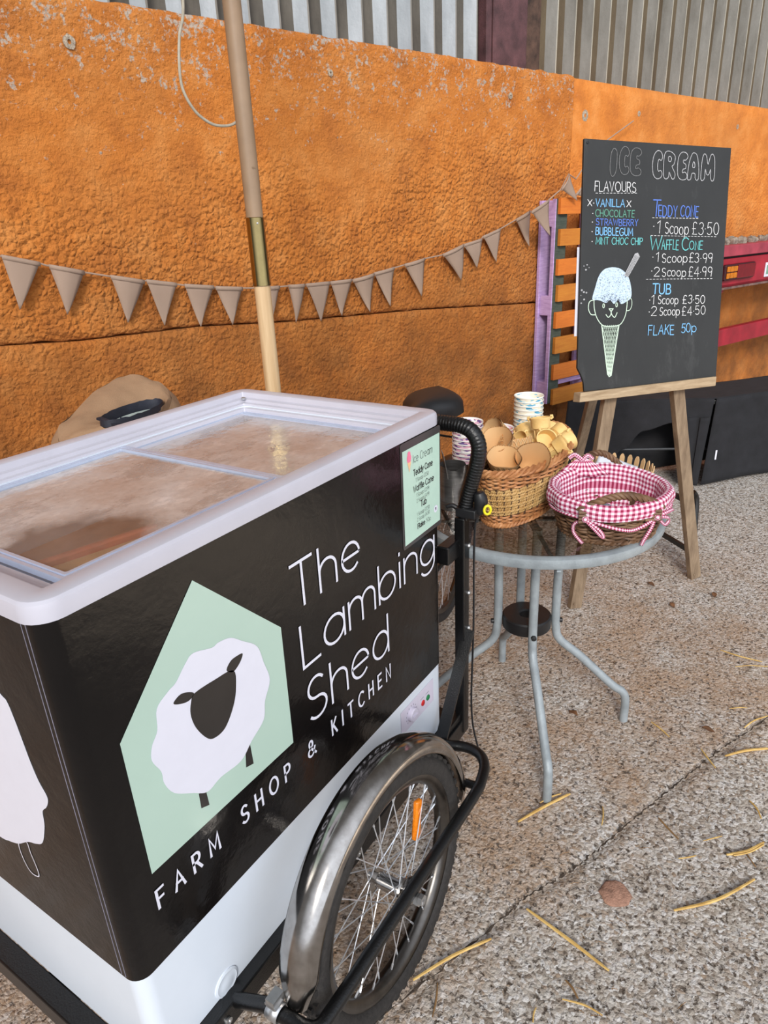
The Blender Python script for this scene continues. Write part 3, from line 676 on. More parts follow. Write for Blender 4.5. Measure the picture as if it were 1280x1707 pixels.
# --- frame under the cabinet
fr = MB()
fr.box((.47, -.006, .2205), (1.02, .036, .047)); fr.box((.47, WD+.006, .2205), (1.02, .036, .047))
fr.box((-.018, WD/2, .2205), (.036, WD+.048, .047)); fr.box((.955, WD/2, .2205), (.05, WD-.03, .047))
fr.box((.46, .285, .200), (.92, .06, .05)); fr.box((.43, .285, .215), (.06, WD-.03, .04)); fr.box((.60, .285, .215), (.34, .40, .05))
frame = fr.build('chassis_frame', M_blackpaint, trike, smooth=False, bevel=.003)
for x, z in ((.115, .221), (.86, .224), (.5, .221)):
    m_ = MB(); m_.lathe([(.0075, 0), (.0075, .003), (.004, .003), (.004, .0012), (0, .0012)], (x, -.024, z), (0, -1, 0), 14); m_.build('frame_bolt', M_bolt, frame)

# --- front wheels, mudguards and guard rails (the far side is the mirror image)
def side(sgn):
    cy = -.14
    S = Matrix.Identity(4)
    if sgn < 0: S = Matrix.Translation((0, WD, 0)) @ Matrix.Diagonal((1, -1, 1, 1))
    n = Vector((0, 1, -.061)).normalized(); up = Vector((0, .061, 1)).normalized(); ax = Vector((1, 0, 0))
    Mw = S @ (Matrix((ax, n, up)).transposed().to_4x4()); 
    Mw.translation = S @ Vector((.444, cy, .262))
    def new(): return MB(Mw)
    def ring(r, y=0, n=72): return [Vector((r*cos(2*pi*i/n), y, r*sin(2*pi*i/n))) for i in range(n)]
    # wheel root part: hub
    m_ = new(); m_.lathe([(0, -.052), (.006, -.052), (.006, -.036), (.026, -.034), (.028, -.030), (.016, -.026), (.015, .026), (.028, .030), (.026, .034), (.006, .036), (.006, .05), (0, .05)], (0, 0, 0), (0, 1, 0), 20)
    wheel = m_.build('front_wheel', M_chrome, trike)
    m_ = new(); N = 108; prof = [(.212, -.016), (.222, -.0235), (.238, -.0255), (.250, -.019), (.2555, -.008), (.2565, 0), (.2555, .008), (.250, .019), (.238, .0255), (.222, .0235), (.212, .016), (.208, 0)]
    m_.loops([[Vector((r*cos(-2*pi*i/N), y, r*sin(-2*pi*i/N))) for r, y in prof] for i in range(N)] + [[Vector((r, y, 0)) for r, y in prof]])
    for i in range(54):                               # tread blocks
        a = 2*pi*i/54
        for y, da in ((-.016, 0), (-.005, .05), (.006, 0), (.017, .05)):
            R = Matrix.Rotation(-(a+da), 3, 'Y'); c = R @ Vector((.2575-abs(y)*.28, y, 0)); m_.box(c, (.007, .008, .013), R)
    m_.build('tyre', M_rubber, wheel, angle=50)
    m_ = new(); pr = [(.216, -.0165), (.2135, -.0185), (.206, -.0165), (.196, -.011), (.193, 0), (.196, .011), (.206, .0165), (.2135, .0185), (.216, .0165), (.205, 0)]
    m_.loops([[Vector((r*cos(-2*pi*i/N), y, r*sin(-2*pi*i/N))) for r, y in pr] for i in range(N)] + [[Vector((r, y, 0)) for r, y in pr]])
    m_.build('rim', M_steelrim, wheel, angle=60)
    m_ = new(); ns = 36
    for i in range(ns):
        a = 2*pi*i/ns; sd = 1 if i % 2 else -1; tw = (1 if (i//2) % 2 else -1)*1.15
        h_ = Vector((.024*cos(a+tw), sd*.031, .024*sin(a+tw))); t_ = Vector((.194*cos(a), sd*.004, .194*sin(a)))
        m_.tube([h_, t_], .00115, 5); m_.tube([t_+(h_-t_).normalized()*.013, t_], .0021, 5)
    m_.build('spokes', M_spoke, wheel)
    m_ = new(); a = rad(33); R = Matrix.Rotation(-a-rad(90), 3, 'Y')
    m_.box(Vector((.128*cos(a), -.004, .128*sin(a))), (.020, .012, .086), Matrix.Rotation(-rad(-14), 3, 'Y')); m_.build('reflector', M_amber, wheel, bevel=.004)
    m_ = new(); m_.lathe([(.011, -.075), (.011, -.066), (.009, -.064), (.009, -.05), (0, -.05)], (0, 0, 0), (0, 1, 0), 6, cap0=True); m_.build('axle_nut', M_bolt, wheel, smooth=False)
    # mudguard
    m_ = new(); A0, A1, NA = rad(-6), rad(176), 64; L_ = []
    cs = [(-.036, -.020), (-.0365, -.012), (-.031, .000), (-.018, .009), (0, .0125), (.018, .009), (.031, .000), (.0365, -.012), (.036, -.020)]
    cs2 = cs + [(y*.95, r-.0016) for y, r in cs[::-1]]
    for i in range(NA+1):
        a = A0+(A1-A0)*i/NA; tp = min(1, .55+min(i, NA-i)*.12)
        L_.append([Vector(((.281+r*tp)*cos(a), y*tp+.004, (.281+r*tp)*sin(a))) for y, r in cs2])
    m_.loops(L_[::-1], True, True); mg = m_.build('mudguard', M_chrome, trike, angle=60)
    # guard rail round the wheel
    K = [(.885, -.010, .228), (.838, -.060, .262), (.850, -.100, .268), (.842, -.140, .272), (.812, -.168, .276), (.762, -.184, .279), (.70, -.190, .28), (.44, -.190, .281), (.20, -.190, .281), (.160, -.186, .281), (.150, -.170, .280)]
    K = [(.885, -.005, .228), (.840, -.050, .262)] + K[2:]
    gr = MB(S); gr.tube(cr(K, 6), .0125, 10)
    gr.tube([(.150, -.185, .280), (.146, -.09, .275), (.142, -.01, .228)], .0125, 10)
    gr.tube([(.742, -.180, .277), (.748, -.10, .262), (.752, -.01, .226)], .0095, 10)
    gr.tube([(.455, -.19, .281), (.452, -.172, .268)], .013, 8)
    rail = gr.build('guard_rail', M_blackpaint, trike)
    m_ = MB(S); m_.lathe([(.0155, -.012), (.0155, .012)], (.147, -.110, .277), (0, 1, .05), 16)
    m_.box((.147, -.108, .296), (.018, .022, .004)); m_.box((.150, -.108, .300), (.024, .016, .018)); m_.build('mudguard_clip', M_bolt, rail, solid=.002)
    m_ = MB(S); m_.bar((.46, -.188, .262), (.44, -.165, .262), .03, .05); m_.build('axle_plate', M_chrome, rail, bevel=.006)
    m_ = MB(S); m_.lathe([(.012, 0), (.012, .010), (.006, .010), (.006, .018), (0, .018)], (.444, -.198, .262), (0, -1, 0), 6); m_.build('axle_bolt', M_bolt, rail, smooth=False)
side(1); side(-1)

# --- push bar across the end of the freezer
k = NT('wrapped_grip'); k.set(srgb(15, 15, 16), .36)
wv = k.n('TexWave', wave_type='BANDS', bands_direction='Y'); wv.inputs['Scale'].default_value = 1.0
k2 = k.noise(240, 2)
k.bump(k2, .0008); M_grip = k.m
PX = .992; bar_o = None
for sg in (1, -1):
    ym = lambda y: y if sg > 0 else WD-y
    hb = MB()
    hb.box((PX, ym(-.020), .496), (.030, .026, .62)); hb.box((PX-.04, ym(-.005), .200), (.12, .05, .05)); hb.box((.962, ym(-.004), .728), (.075, .03, .046))
    po = hb.build('push_bar_post', M_blackpaint, trike, smooth=False, bevel=.003); bar_o = bar_o or po
    hb = MB(); hb.bar((PX+.004, ym(-.037), .50), (.842, ym(-.031), .235), .006, .030, (0, 1, 0)); hb.build('diagonal_brace', M_blackpaint, po, smooth=False)
gp = [(1.0, .285, 1.023), (1.0, .10, 1.023), (1.0, .03, 1.023), (1.0, -.014, 1.022), (1.0, -.042, 1.010), (1.0, -.057, .982), (1.0, -.055, .945), (1.0, -.042, .895), (.998, -.030, .848), (.994, -.022, .80)]
full = cr([(a_, WD-b_, c_) for a_, b_, c_ in gp[::-1]][:-1], 5)[:-1] + cr(gp, 5)
# resample finely so the wrapping shows as ridges
dense = []
for a_, b_ in zip(full, full[1:]):
    nn = max(1, int((b_-a_).length/.0016)); dense += [a_.lerp(b_, i/nn) for i in range(nn)]
dense.append(full[-1]); acc = 0; rr = []
for i, p in enumerate(dense):
    if i: acc += (p-dense[i-1]).length
    ph = (acc % .0072)/.0072; rr.append(.0170+.0013*(1-abs(2*ph-1)) if p.z > .81 else .0135)
mb = MB(); mb.tube(dense, rr, 14); mb.build('handle_grip', M_grip, trike, angle=80)
for sg in (1, -1):
    ym = lambda y: y if sg > 0 else WD-y
    mb = MB(); mb.tube(cr([(1.0, ym(-.058), .870), (1.002, ym(-.064), .845), (1.0, ym(-.058), .818)], 4), [.011, .013, .015, .016, .016, .015, .014, .012, .010], 10)
    mb.tube(cr([(.992, ym(-.012), .822), (.990, ym(.004), .830), (.986, ym(.018), .826)], 4), .006, 8)
    mb.box((.995, ym(-.035), .820), (.036, .05, .022)); lv = mb.build('brake_lever', M_blackplastic, bar_o, bevel=.002)
    mb = MB(); mb.tube([(1.0, ym(-.074)+.0*i, .831) + Vector((0, 0, 0)) if False else Vector((.992+.0045*cos(2*pi*i/20), ym(-.0845-.006*cos(2*pi*i/20)), .834+.0105*sin(2*pi*i/20))) for i in range(20)], .0030, 8, True)
    mb.build('yellow_ring', M_yellow, lv)
    mb = MB(); mb.tube(cr([(1.0, ym(-.056), .815), (1.000, ym(-.050), .78), (1.004, ym(-.046), .70), (1.004, ym(-.046), .5), (1.003, ym(-.042), .30), (1.005, ym(-.046), .20), (1.008, ym(-.062), .12), (1.010, ym(-.072), .07)], 6), .0028, 6)
    mb.tube([(1.0, ym(-.056), .816), (1.0, ym(-.054), .795)], .0045, 8); mb.build('brake_cable', M_blackplastic, bar_o)
    for x_, z_ in ((1.004, .728), (1.004, .60), (1.004, .50)):
        mb = MB(); mb.lathe([(.0065, 0), (.0065, .006), (0, .008)], (x_, ym(-.030), z_), (.3, -1 if sg > 0 else 1, 0), 8); mb.build('bar_bolt', M_bolt, bar_o, smooth=False)

# --- rear half of the tricycle: turned a little towards the wall
RD = Vector((cos(rad(10.5)), sin(rad(10.5)), 0)); RP = Vector((.955, .285, 0)); RN = Vector((-RD.y, RD.x, 0))
def rp(a, z, s=0): return RP+RD*a+RN*s+Vector((0, 0, z))
mb = MB(); mb.tube([rp(.02, .20), rp(.34, .24), rp(.52, .30)], .02, 10); mb.tube([rp(.48, .30), rp(.57, .80)], .016, 10)
for s in (-.055, .055): mb.tube([rp(.50, .30, s*.3), rp(.83, .315, s)], .009, 8); mb.tube([rp(.545, .68, s*.3), rp(.83, .315, s)], .007, 8)
mb.tube([rp(.56, .80), rp(.572, .89)], .0125, 10); mb.tube([rp(.03, .21), rp(.40, .45), rp(.545, .66)], .013, 10)
mb.tube([rp(.50, .295, -.07), rp(.50, .295, .07)], .02, 12); rf = mb.build('rear_frame', M_blackpaint, trike)
Mr = Matrix((RD, RN, Vector((0, 0, 1)))).transposed().to_4x4(); Mr.translation = rp(.83, .318)
mb = MB(Mr); mb.lathe([(0, -.05), (.008, -.05), (.02, -.03), (.015, -.02), (.015, .02), (.02, .03), (.008, .05), (0, .05)], (0, 0, 0), (0, 1, 0), 16); rw = mb.build('rear_wheel', M_chrome, trike)
mb = MB(Mr); mb.tube([Vector((.294*cos(2*pi*i/72), 0, .294*sin(2*pi*i/72))) for i in range(72)], .023, 10, True); mb.build('tyre', M_rubber, rw)
mb = MB(Mr); N = 72; pr = [(.277, -.013), (.262, -.009), (.258, 0), (.262, .009), (.277, .013)]
mb.loops([[Vector((r*cos(-2*pi*i/N), y, r*sin(-2*pi*i/N))) for r, y in pr] for i in range(N+1)]); mb.build('rim', M_steelrim, rw, solid=.002)
mb = MB(Mr)
for i in range(32):
    a = 2*pi*i/32; sd = 1 if i % 2 else -1; tw = (1 if (i//2) % 2 else -1)*.9
    mb.tube([(.02*cos(a+tw), sd*.026, .02*sin(a+tw)), (.262*cos(a), sd*.003, .262*sin(a))], .0013, 5)
mb.build('spokes', M_spoke, rw)
for c_ in ((.165, 0, -.02), (-.14, 0, .09)): mb = MB(Mr); mb.box(c_, (.02, .012, .07)); mb.build('reflector', M_amber, rw, bevel=.003)
mb = MB(Mr); L_ = []
for i in range(33):
    a = rad(-15+190*i/32); L_.append([Vector(((.328+q)*cos(a), y, (.328+q)*sin(a))) for y, q in ((-.03, -.01), (-.015, .002), (0, .006), (.015, .002), (.03, -.01))])
mb.loops(L_); mb.build('rear_mudguard', M_blackpaint, trike, solid=.002)
# saddle
SCN = rp(.585, -.008) + Vector((0, -.012, 0)); Ms = Matrix((RD, RN, Vector((0, 0, 1)))).transposed().to_4x4(); Ms.translation = SCN+Vector((0, 0, .900))
mb = MB(Ms); L_ = []
for i in range(17):
    x = -.135+.27*i/16; t = i/16
    w = .024+.080*(1/(1+math.exp(-(t-.45)*11))); w *= math.sqrt(max(.02, 1-max(0, (t-.8)/.2)**2.4)) * math.sqrt(max(.05, 1-max(0, (.12-t)/.12)**2))
    hh_ = .055+.016*t
    L_.append([Vector((x, w*cos(a_)*(1 if True else 1), -.02+ (hh_*max(0, sin(a_))**.55 if sin(a_) > 0 else .018*sin(a_)))) for a_ in [2*pi*j/24 for j in range(24)]])
mb.loops([l[::-1] for l in L_], True, True); sdl = mb.build('saddle', M_blackplastic, trike, angle=70)
mb = MB(Ms)
for s in (-.028, .028): mb.tube(cr([(-.10, s*.4, -.02), (-.02, s, -.05), (.08, s, -.05), (.11, s*1.6, -.025)], 5), .0038, 8)
for s in (-.06, .06):
    mb.tube([(.085+.016*cos(i*.7), s+.016*sin(i*.7), -.085+.062*i/45) for i in range(46)], .0028, 6)
for z in (-.055, -.085, -.115): mb.tube([(.02, -.085, z), (.10, -.085, z), (.12, 0, z), (.10, .085, z), (.02, .085, z)], .004, 8)
mb.tube([(.05, -.085, -.05), (.05, -.085, -.12)], .004, 8); mb.tube([(.05, .085, -.05), (.05, .085, -.12)], .004, 8)
mb.build('saddle_spring', M_blackpaint, sdl)

# --- the laminated price card taped to the freezer
card = thing('price_card', (.839, -.0015, .9), 'laminated mint green ice cream price card taped to the freezer front', 'sign')
MX, MZ, MW, MH = .7585, 1.0427, .1642, .2303
CO = Vector((MX, -.0050, MZ)); 
mb = MB(); mb.poly([(p.x, p.y) for p in rrect(0, -MH, MW, 0, .006, 0)], (MX, -.0018, MZ), FU, FV, .0006)
k = NT('laminate_film'); k.set(srgb(70, 66, 66), .18, 0); M_lam = k.m
mb.build('laminate_pouch', M_lam, card, smooth=False)
M_paper = simple('mint_paper', srgb(190, 219, 203), .22, var=.015)
mb = MB(); mb.poly([(.006, -.2215), (.157, -.2185), (.1585, -.0160), (.0058, -.0160)], (MX, -.0032, MZ), FU, FV, .0003); mb.build('paper_insert', M_paper, card, smooth=False)
TO = (MX, -.0040, MZ)
M_ink = simple('dark_ink', srgb(44, 44, 46), .5); M_ink2 = simple('grey_ink', srgb(112, 122, 118), .5)
words('heading_lettering', M_ink, card, 'Ice Cream', TO, FU, FV, (.046, -.0505), .0165, .0010, .080)
for w_, x_, z_, c_, l_ in (('Teddy Cone', .046, -.0790, .0130, .080), ('Waffle Cone', .044, -.1145, .0130, .086), ('Tub', .073, -.1560, .0130, .024), ('Flake', .058, -.2015, .0105, .030)):
    words('item_lettering', M_ink, card, w_, TO, FU, FV, (x_, z_), c_, .0021, l_)
for s_, x_, z_ in (('1 Scoop £3.50', .055, -.0945), ('1 Scoop £3.99', .056, -.1285), ('2 Scoop £4.99', .056, -.1415), ('1 Scoop £3.50', .056, -.1725), ('2 Scoop £4.50', .056, -.1845)):
    words('price_lettering', M_ink2, card, s_, TO, FU, FV, (x_, z_), .0082, .0008, .053, track=.14)
words('price_lettering', M_ink2, card, '50p', TO, FU, FV, (.094, -.2015), .0095, .0008, .020)
M_pink = simple('pink_print', srgb(246, 130, 160), .4); M_peach = simple('peach_print', srgb(250, 196, 150), .4)
mb = MB(); mb.poly([(.030+.0085*cos(rad(a)), -.036+.010*sin(rad(a))) for a in range(0, 360, 20)], (MX, -.0040, MZ), FU, FV); mb.poly([(.030+.006*cos(rad(a)), -.027+.006*sin(rad(a))) for a in range(0, 360, 24)], (MX, -.0042, MZ), FU, FV); mb.build('scoop_print', M_pink, card, smooth=False)
mb = MB(); mb.poly([(.023, -.044), (.030, -.066), (.037, -.044)], (MX, -.0043, MZ), FU, FV); mb.build('cone_print', M_peach, card, smooth=False)
mb = MB(); mb.poly([(.137+.0085*cos(rad(a)), -.1845+.0085*sin(rad(a))) for a in range(0, 360, 15)], (MX, -.0040, MZ), FU, FV); mb.build('round_badge', M_print_white, card, smooth=False)
mb = MB(); mb.poly([(.1345, -.181), (.1395, -.181), (.1385, -.188), (.1360, -.188)], (MX, -.0043, MZ), FU, FV); mb.build('badge_sheep_face', M_ink, card, smooth=False)

# --- a cardboard box lying in the freezer
M_card = simple('cardboard', srgb(178, 132, 90), .8, var=.15, scale=20)
M_cardred = simple('red_brown_band', srgb(168, 82, 56), .7, var=.2, scale=30)
M_tubfill = simple('pink_brown_lids', srgb(206, 156, 134), .7, var=.25, scale=9)
bx = thing('cardboard_box', (.22, .20, .92), 'brown cardboard box with a red-brown edge inside the freezer, under the near glass', 'box')
mb = MB(); mb.box((.205, .175, .9585), (.19, .07, .085), Matrix.Rotation(rad(-14), 3, 'Z')); mb.build('carton', M_card, bx, smooth=False, bevel=.003)
mb = MB(); mb.box((.220, .224, .962), (.21, .014, .09), Matrix.Rotation(rad(-14), 3, 'Z')); mb.build('edge_flap', M_cardred, bx, smooth=False, bevel=.003)
tb = MB(); tb.box((.4617, .2852, .72), (L-.124, WD-.124, .39)); tb.build('inner_tray', M_tubfill, trike, smooth=False, bevel=.004)
# ================================================================ wooden parasol
k = NT('varnished_pole'); f = k.noise(9, 4, .6, sc=(6, 6, .35))
k.set(k.ramp(f, [(.3, srgb(196, 160, 116)), (.7, srgb(222, 192, 150))]), .42); M_pole = k.m
M_pole2 = simple('canopy_shaded_pole', srgb(150, 124, 98), .5, var=.08, scale=12)  # upper pole wood darkened to paint in shade from the unmodelled canopy
M_brass = simple('polished_brass', srgb(150, 132, 88), .06, 1.0, var=.05)
M_cord = simple('grey_cord', srgb(176, 168, 150), .7)
M_base = simple('parasol_base', srgb(60, 60, 62), .7)
PXY = (1.400, .900)
par = thing('parasol', (PXY[0], PXY[1], 0), 'wooden parasol pole with a brass sleeve, standing behind the freezer', 'parasol')
mb = MB(); mb.tube([(PXY[0], PXY[1], z) for z in (.06, .6, 1.29)], .0262, 24); mb.build('lower_pole', M_pole, par)
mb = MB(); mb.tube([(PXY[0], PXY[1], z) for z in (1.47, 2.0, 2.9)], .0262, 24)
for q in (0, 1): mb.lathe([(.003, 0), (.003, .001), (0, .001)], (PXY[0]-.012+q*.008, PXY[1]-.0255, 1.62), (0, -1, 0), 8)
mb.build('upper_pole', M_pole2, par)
mb = MB(); mb.lathe([(.0262, 1.282), (.0292, 1.282), (.0292, 1.292), (.0285, 1.294), (.0285, 1.482), (.0262, 1.484)], (*PXY, 0), seg=32)
br = mb.build('brass_sleeve', M_brass, par)
mb = MB(); mb.lathe([(.003, 0), (.003, .002), (0, .003)], (PXY[0]-.017, PXY[1]-.0235, 1.466), (-.5, -.8, 0), 10); mb.build('sleeve_screw', M_bolt, br)
mb = MB()
cpt = [WP(t, z, o) for t, z, o in ((1.140, 2.62, .62), (1.139, 2.30, .6), (1.135, 2.057, .6), (1.110, 1.969, .6), (1.0976, 1.895, .6), (1.0987, 1.835, .6), (1.1275, 1.7825, .6), (1.1707, 1.7528, .6), (1.209, 1.7463, .6), (1.2503, 1.7543, .6), (1.30, 1.79, .58), (1.33, 1.86, .57), (1.325, 1.96, .57), (1.29, 2.10, .585), (1.27, 2.6, .6))]
mb.tube(cr(cpt, 8), .0042, 8); mb.build('pull_cord', M_cord, par)
mb = MB(); mb.lathe([(0, 0), (.22, 0), (.22, .04), (.20, .055), (.05, .06), (.045, .20), (.0265, .20)], (*PXY, 0), seg=36); mb.build('base', M_base, par)

# ================================================================ bunting
k = NT('hessian'); w1 = k.n('TexWave', wave_type='BANDS', bands_direction='X'); w1.inputs['Scale'].default_value = 190; w1.inputs['Distortion'].default_value = .8
w2 = k.n('TexWave', wave_type='BANDS', bands_direction='Z'); w2.inputs['Scale'].default_value = 230; w2.inputs['Distortion'].default_value = .8
k.l(k.co('Object'), w1.inputs[0]); k.l(k.co('Object'), w2.inputs[0])
wv_ = k.math('MULTIPLY', k.math('ADD', w1.outputs['Fac'], w2.outputs['Fac']), .5)
k.set(k.mix(k.math('MULTIPLY', k.noise(12, 4), .5), k.ramp(wv_, [(.2, srgb(152, 126, 108)), (.8, srgb(200, 174, 154))]), srgb(172, 146, 126)), .95); k.bump(wv_, .0008); M_hess = k.m
bunt = thing('bunting', WP(2.0, 1.3, .03), 'string of brown hessian triangle flags hung along the orange wall', 'bunting')
FL = FLAGS
cordp = [WP(-.6, 1.60, .02), WP(.1, 1.46, .02)] + [WP(p[0], p[1]-.003, .026) for f in FL[:-3] for p in f[:2]] + [WP(p[0], p[1]-.003, .157) for f in FL[-3:-1] for p in f[:2]] + [WP(FL[-1][0][0], FL[-1][1][1], .157), WP(3.75, 1.80, .05), WP(4.1, 1.95, .03)]
mb = MB(); mb.tube(cordp, .0035, 6); mb.build('bunting_cord', M_hess, bunt)
for q, (a, b_, c) in enumerate(FL):
    off = .030 + (.13 if q >= len(FL)-3 else 0)
    cur = random.uniform(-.018, .022); n = 9
    mb = MB(); rows = []
    for j in range(n):
        t = j/(n-1)
        l = (a[0]+(c[0]-a[0])*t, a[1]+(c[1]-a[1])*t); r = (b_[0]+(c[0]-b_[0])*t, b_[1]+(c[1]-b_[1])*t)
        t_ = min(t, .985); l = (a[0]+(c[0]-a[0])*t_, a[1]+(c[1]-a[1])*t_); r = (b_[0]+(c[0]-b_[0])*t_, b_[1]+(c[1]-b_[1])*t_)
        rows.append([WP(l[0]+(r[0]-l[0])*i/6, l[1]+(r[1]-l[1])*i/6, off+abs(cur)*sin(pi*i/6)*(1-t)+ .010*sin(q+t*3)*t + random.uniform(0, .0012)) for i in range(7)])
    mb.add([p for r in rows for p in r], [(j*7+i, j*7+i+1, (j+1)*7+i+1, (j+1)*7+i) for j in range(n-1) for i in range(6)])
    # folded hem over the cord
    mb.add([WP(a[0]+(b_[0]-a[0])*i/6, a[1]+(b_[1]-a[1])*i/6 + dz, off+d+abs(cur)*sin(pi*i/6)) for dz, d in ((.003, .0005), (-.004, .0024), (-.013, .0020)) for i in range(7)], [(j*7+i, j*7+i+1, (j+1)*7+i+1, (j+1)*7+i) for j in range(2) for i in range(6)])
    mb.build('flag', M_hess, bunt, solid=.0016)

# ================================================================ painted pallet on the wall
def wood(name, c1, c2, rough=.75, s=(2, 2, 14), sc=8, bump=.0012):
    k = NT(name); f = k.noise(sc, 5, .65, sc=s); f2 = k.noise(30, 4)
    k.set(k.mix(k.math('MULTIPLY', f2, .3), k.ramp(f, [(.3, c1), (.7, c2)]), tuple(x*.7 for x in c1)), rough); k.bump(f, bump); return k.m
M_lilac = wood('lilac_paint', srgb(178, 146, 198), srgb(216, 186, 230), .8)
M_orangeA = wood('orange_slat_paint', srgb(206, 108, 34), srgb(226, 130, 44), .75, (1, 1, 10))
M_orangeB = wood('ochre_slat_paint', srgb(192, 112, 34), srgb(212, 136, 46), .75, (1, 1, 10))
M_dkgreen = wood('dark_green_paint', srgb(56, 66, 56), srgb(86, 92, 80), .85)
pal = thing('wooden_pallet', WP(3.75, .40, .06), 'lilac and orange painted wooden pallet hung upright on the wall behind the chalkboard', 'pallet')
def wbox(mb_, t0, t1, z0, z1, o0, o1, rot=0.0):
    R = Matrix((WT, -WN, Vector((0, 0, 1)))).transposed() @ Matrix.Rotation(rot, 3, 'Y')
    mb_.box(WP((t0+t1)/2, (z0+z1)/2, (o0+o1)/2), (t1-t0, abs(o1-o0), z1-z0), R)
TX = (3.345, 3.70, 4.06)
for q, t0 in enumerate(TX):
    mb = MB(); wbox(mb, t0-.012, t0+.085, .42, 1.535, .012, .032); mb.build('back_board', M_lilac, pal, smooth=False, bevel=.002)
    mb = MB(); wbox(mb, t0+.006, t0+.10, .41, 1.54, .098, .118); mb.build('stringer_board', M_dkgreen, pal, smooth=False, bevel=.002)
    mb = MB(); wbox(mb, t0-.001, t0+.0058, .41, 1.54, .097, .119); mb.build('board_edge', M_lilac, pal, smooth=False)
    for z0, z1 in ((1.40, 1.53), (.925, 1.035), (.42, .54)):
        mb = MB(); wbox(mb, t0+.0, t0+.095, z0, z1, .033, .097); mb.build('block', M_lilac, pal, smooth=False, bevel=.003)
for q, (z1, z0) in enumerate([(1.5425, 1.4602), (1.3855, 1.2986), (1.2314, 1.1454), (1.0899, 1.0003), (.9413, .8495), (.7991, .7045), (.6397, .5501), (.4951, .4002)]):
    mb = MB(); tl = (3.362, 3.372, 3.366, 3.376, 3.370, 3.374, 3.372, 3.378)[q]
    wbox(mb, tl, 4.165, z0, z1, .119, .139, rad(random.uniform(-.4, .4)))
    for zz in (.3, .7):
        for tt in (3.40, 3.74, 4.10): mb.lathe([(.004, 0), (.004, .001), (0, .001)], WP(tt+random.uniform(-.01, .02), z0+(z1-z0)*zz, .1388), WN, 8)
    mb.build('slat', (M_orangeA, M_orangeB)[q % 2] if q else M_orangeA, pal, smooth=False, bevel=.002)
mb = MB(); wbox(mb, 3.455, 4.16, .508, .535, .075, .097); mb.build('lower_rail', M_lilac, pal, smooth=False, bevel=.002)

# ================================================================ red trailer
M_redpaint = simple('red_trailer_paint', srgb(164, 28, 46), .4, var=.18, scale=8, bump=.0006)
M_redtop = simple('dusty_red_paint', srgb(166, 62, 76), .6, var=.18, scale=10)
M_rust = simple('worn_edge', srgb(120, 92, 84), .8, var=.4, scale=30)
M_rubble = simple('grey_rubble', srgb(150, 138, 124), .95, var=.4, scale=30, bump=.004)
tr_ = thing('trailer', WP(5.4, 0, .30), 'red farm trailer bed with a tail lamp, parked along the wall behind the chalkboard', 'trailer')
mb = MB(); wbox(mb, 4.70, 7.0, .955, 1.14, .20, .26); wbox(mb, 4.70, 7.0, .955, .975, .05, .26); o1 = mb.build('tail_beam', M_redpaint, tr_, smooth=False, bevel=.004)
mb = MB(); wbox(mb, 4.70, 7.0, 1.155, 1.225, .05, .275); mb.build('bed_edge', M_redtop, tr_, smooth=False, bevel=.004)
mb = MB(); wbox(mb, 4.70, 7.0, 1.1405, 1.1545, .07, .25); mb.build('bed_gap', simple('dark_gap', srgb(40, 20, 22), .9), tr_, smooth=False)
mb = MB(); wbox(mb, 4.70, 7.0, .940, .9545, .05, .262); mb.build('worn_lip', M_rust, tr_, smooth=False)
mb = MB(); wbox(mb, 4.72, 7.0, .545, .665, .20, .25); lowr = mb.build('bumper_rail', M_redpaint, tr_, smooth=False, bevel=.004)
mb = MB(); wbox(mb, 4.735, 4.805, .46, .955, .06, .19); wbox(mb, 6.7, 6.77, 0.0, .955, .06, .19); wbox(mb, 4.735, 4.805, 0, .46, .06, .19); mb.build('drop_post', M_redpaint, tr_, smooth=False, bevel=.003)
mb = MB(); mb.poly([(4.82, .94), (5.01, .94), (5.01, .92), (4.86, .86), (4.82, .86)], W0+WN*.21, WT, (0, 0, 1), .02); mb.build('gusset', M_redpaint, tr_, smooth=False)
M_lampred = simple('lamp_red_lens', srgb(120, 16, 26), .25); M_lampamb = simple('lamp_amber_lens', srgb(206, 120, 20), .25)
mb = MB(); wbox(mb, 4.90, 5.30, 1.00, 1.105, .2602, .285); lp = mb.build('tail_lamp', simple('lamp_base', srgb(60, 12, 18), .4), tr_, smooth=False, bevel=.01)
mb = MB(); wbox(mb, 5.055, 5.29, 1.008, 1.097, .2852, .292); mb.build('red_lens', M_lampred, lp, smooth=False, bevel=.006)
mb = MB()
for i in range(3):
    for j in range(2): wbox(mb, 4.915+i*.046, 4.955+i*.046, 1.014+j*.042, 1.050+j*.042, .2852, .294)
mb.build('amber_lens', M_lampamb, lp, smooth=False, bevel=.006)
mb = MB(); wbox(mb, 5.485, 5.80, .985, 1.085, .2602, .268); pl = mb.build('plate', M_print_white, tr_, smooth=False, bevel=.006)
mb = MB(); wbox(mb, 5.50, 5.57, 1.003, 1.065, .2682, .2688); mb.build('green_mark', simple('sage_print', srgb(128, 168, 140), .5), pl, smooth=False)
for q in range(9):
    mb = MB(); t = 4.88+q*.13+random.uniform(-.03, .03); s = random.uniform(.022, .045)
    mb.lathe([(0, 0), (s*.9, 0), (s, s*.5), (s*.7, s*1.0), (0, s*1.1)], WP(t, 1.225, .16+random.uniform(-.05, .05)), seg=7)
    for i, p in enumerate(mb.v): mb.v[i] = p + Vector([random.uniform(-.15, .15)*s for _ in range(3)]) * (1 if p.z > 1.23 else 0)
    o = mb.build('rubble_block', M_rubble, None, smooth=False)
    tag(o, 'grey rubble lump lying on the red trailer bed against the wall', 'rubble', 'rubble on the trailer bed')

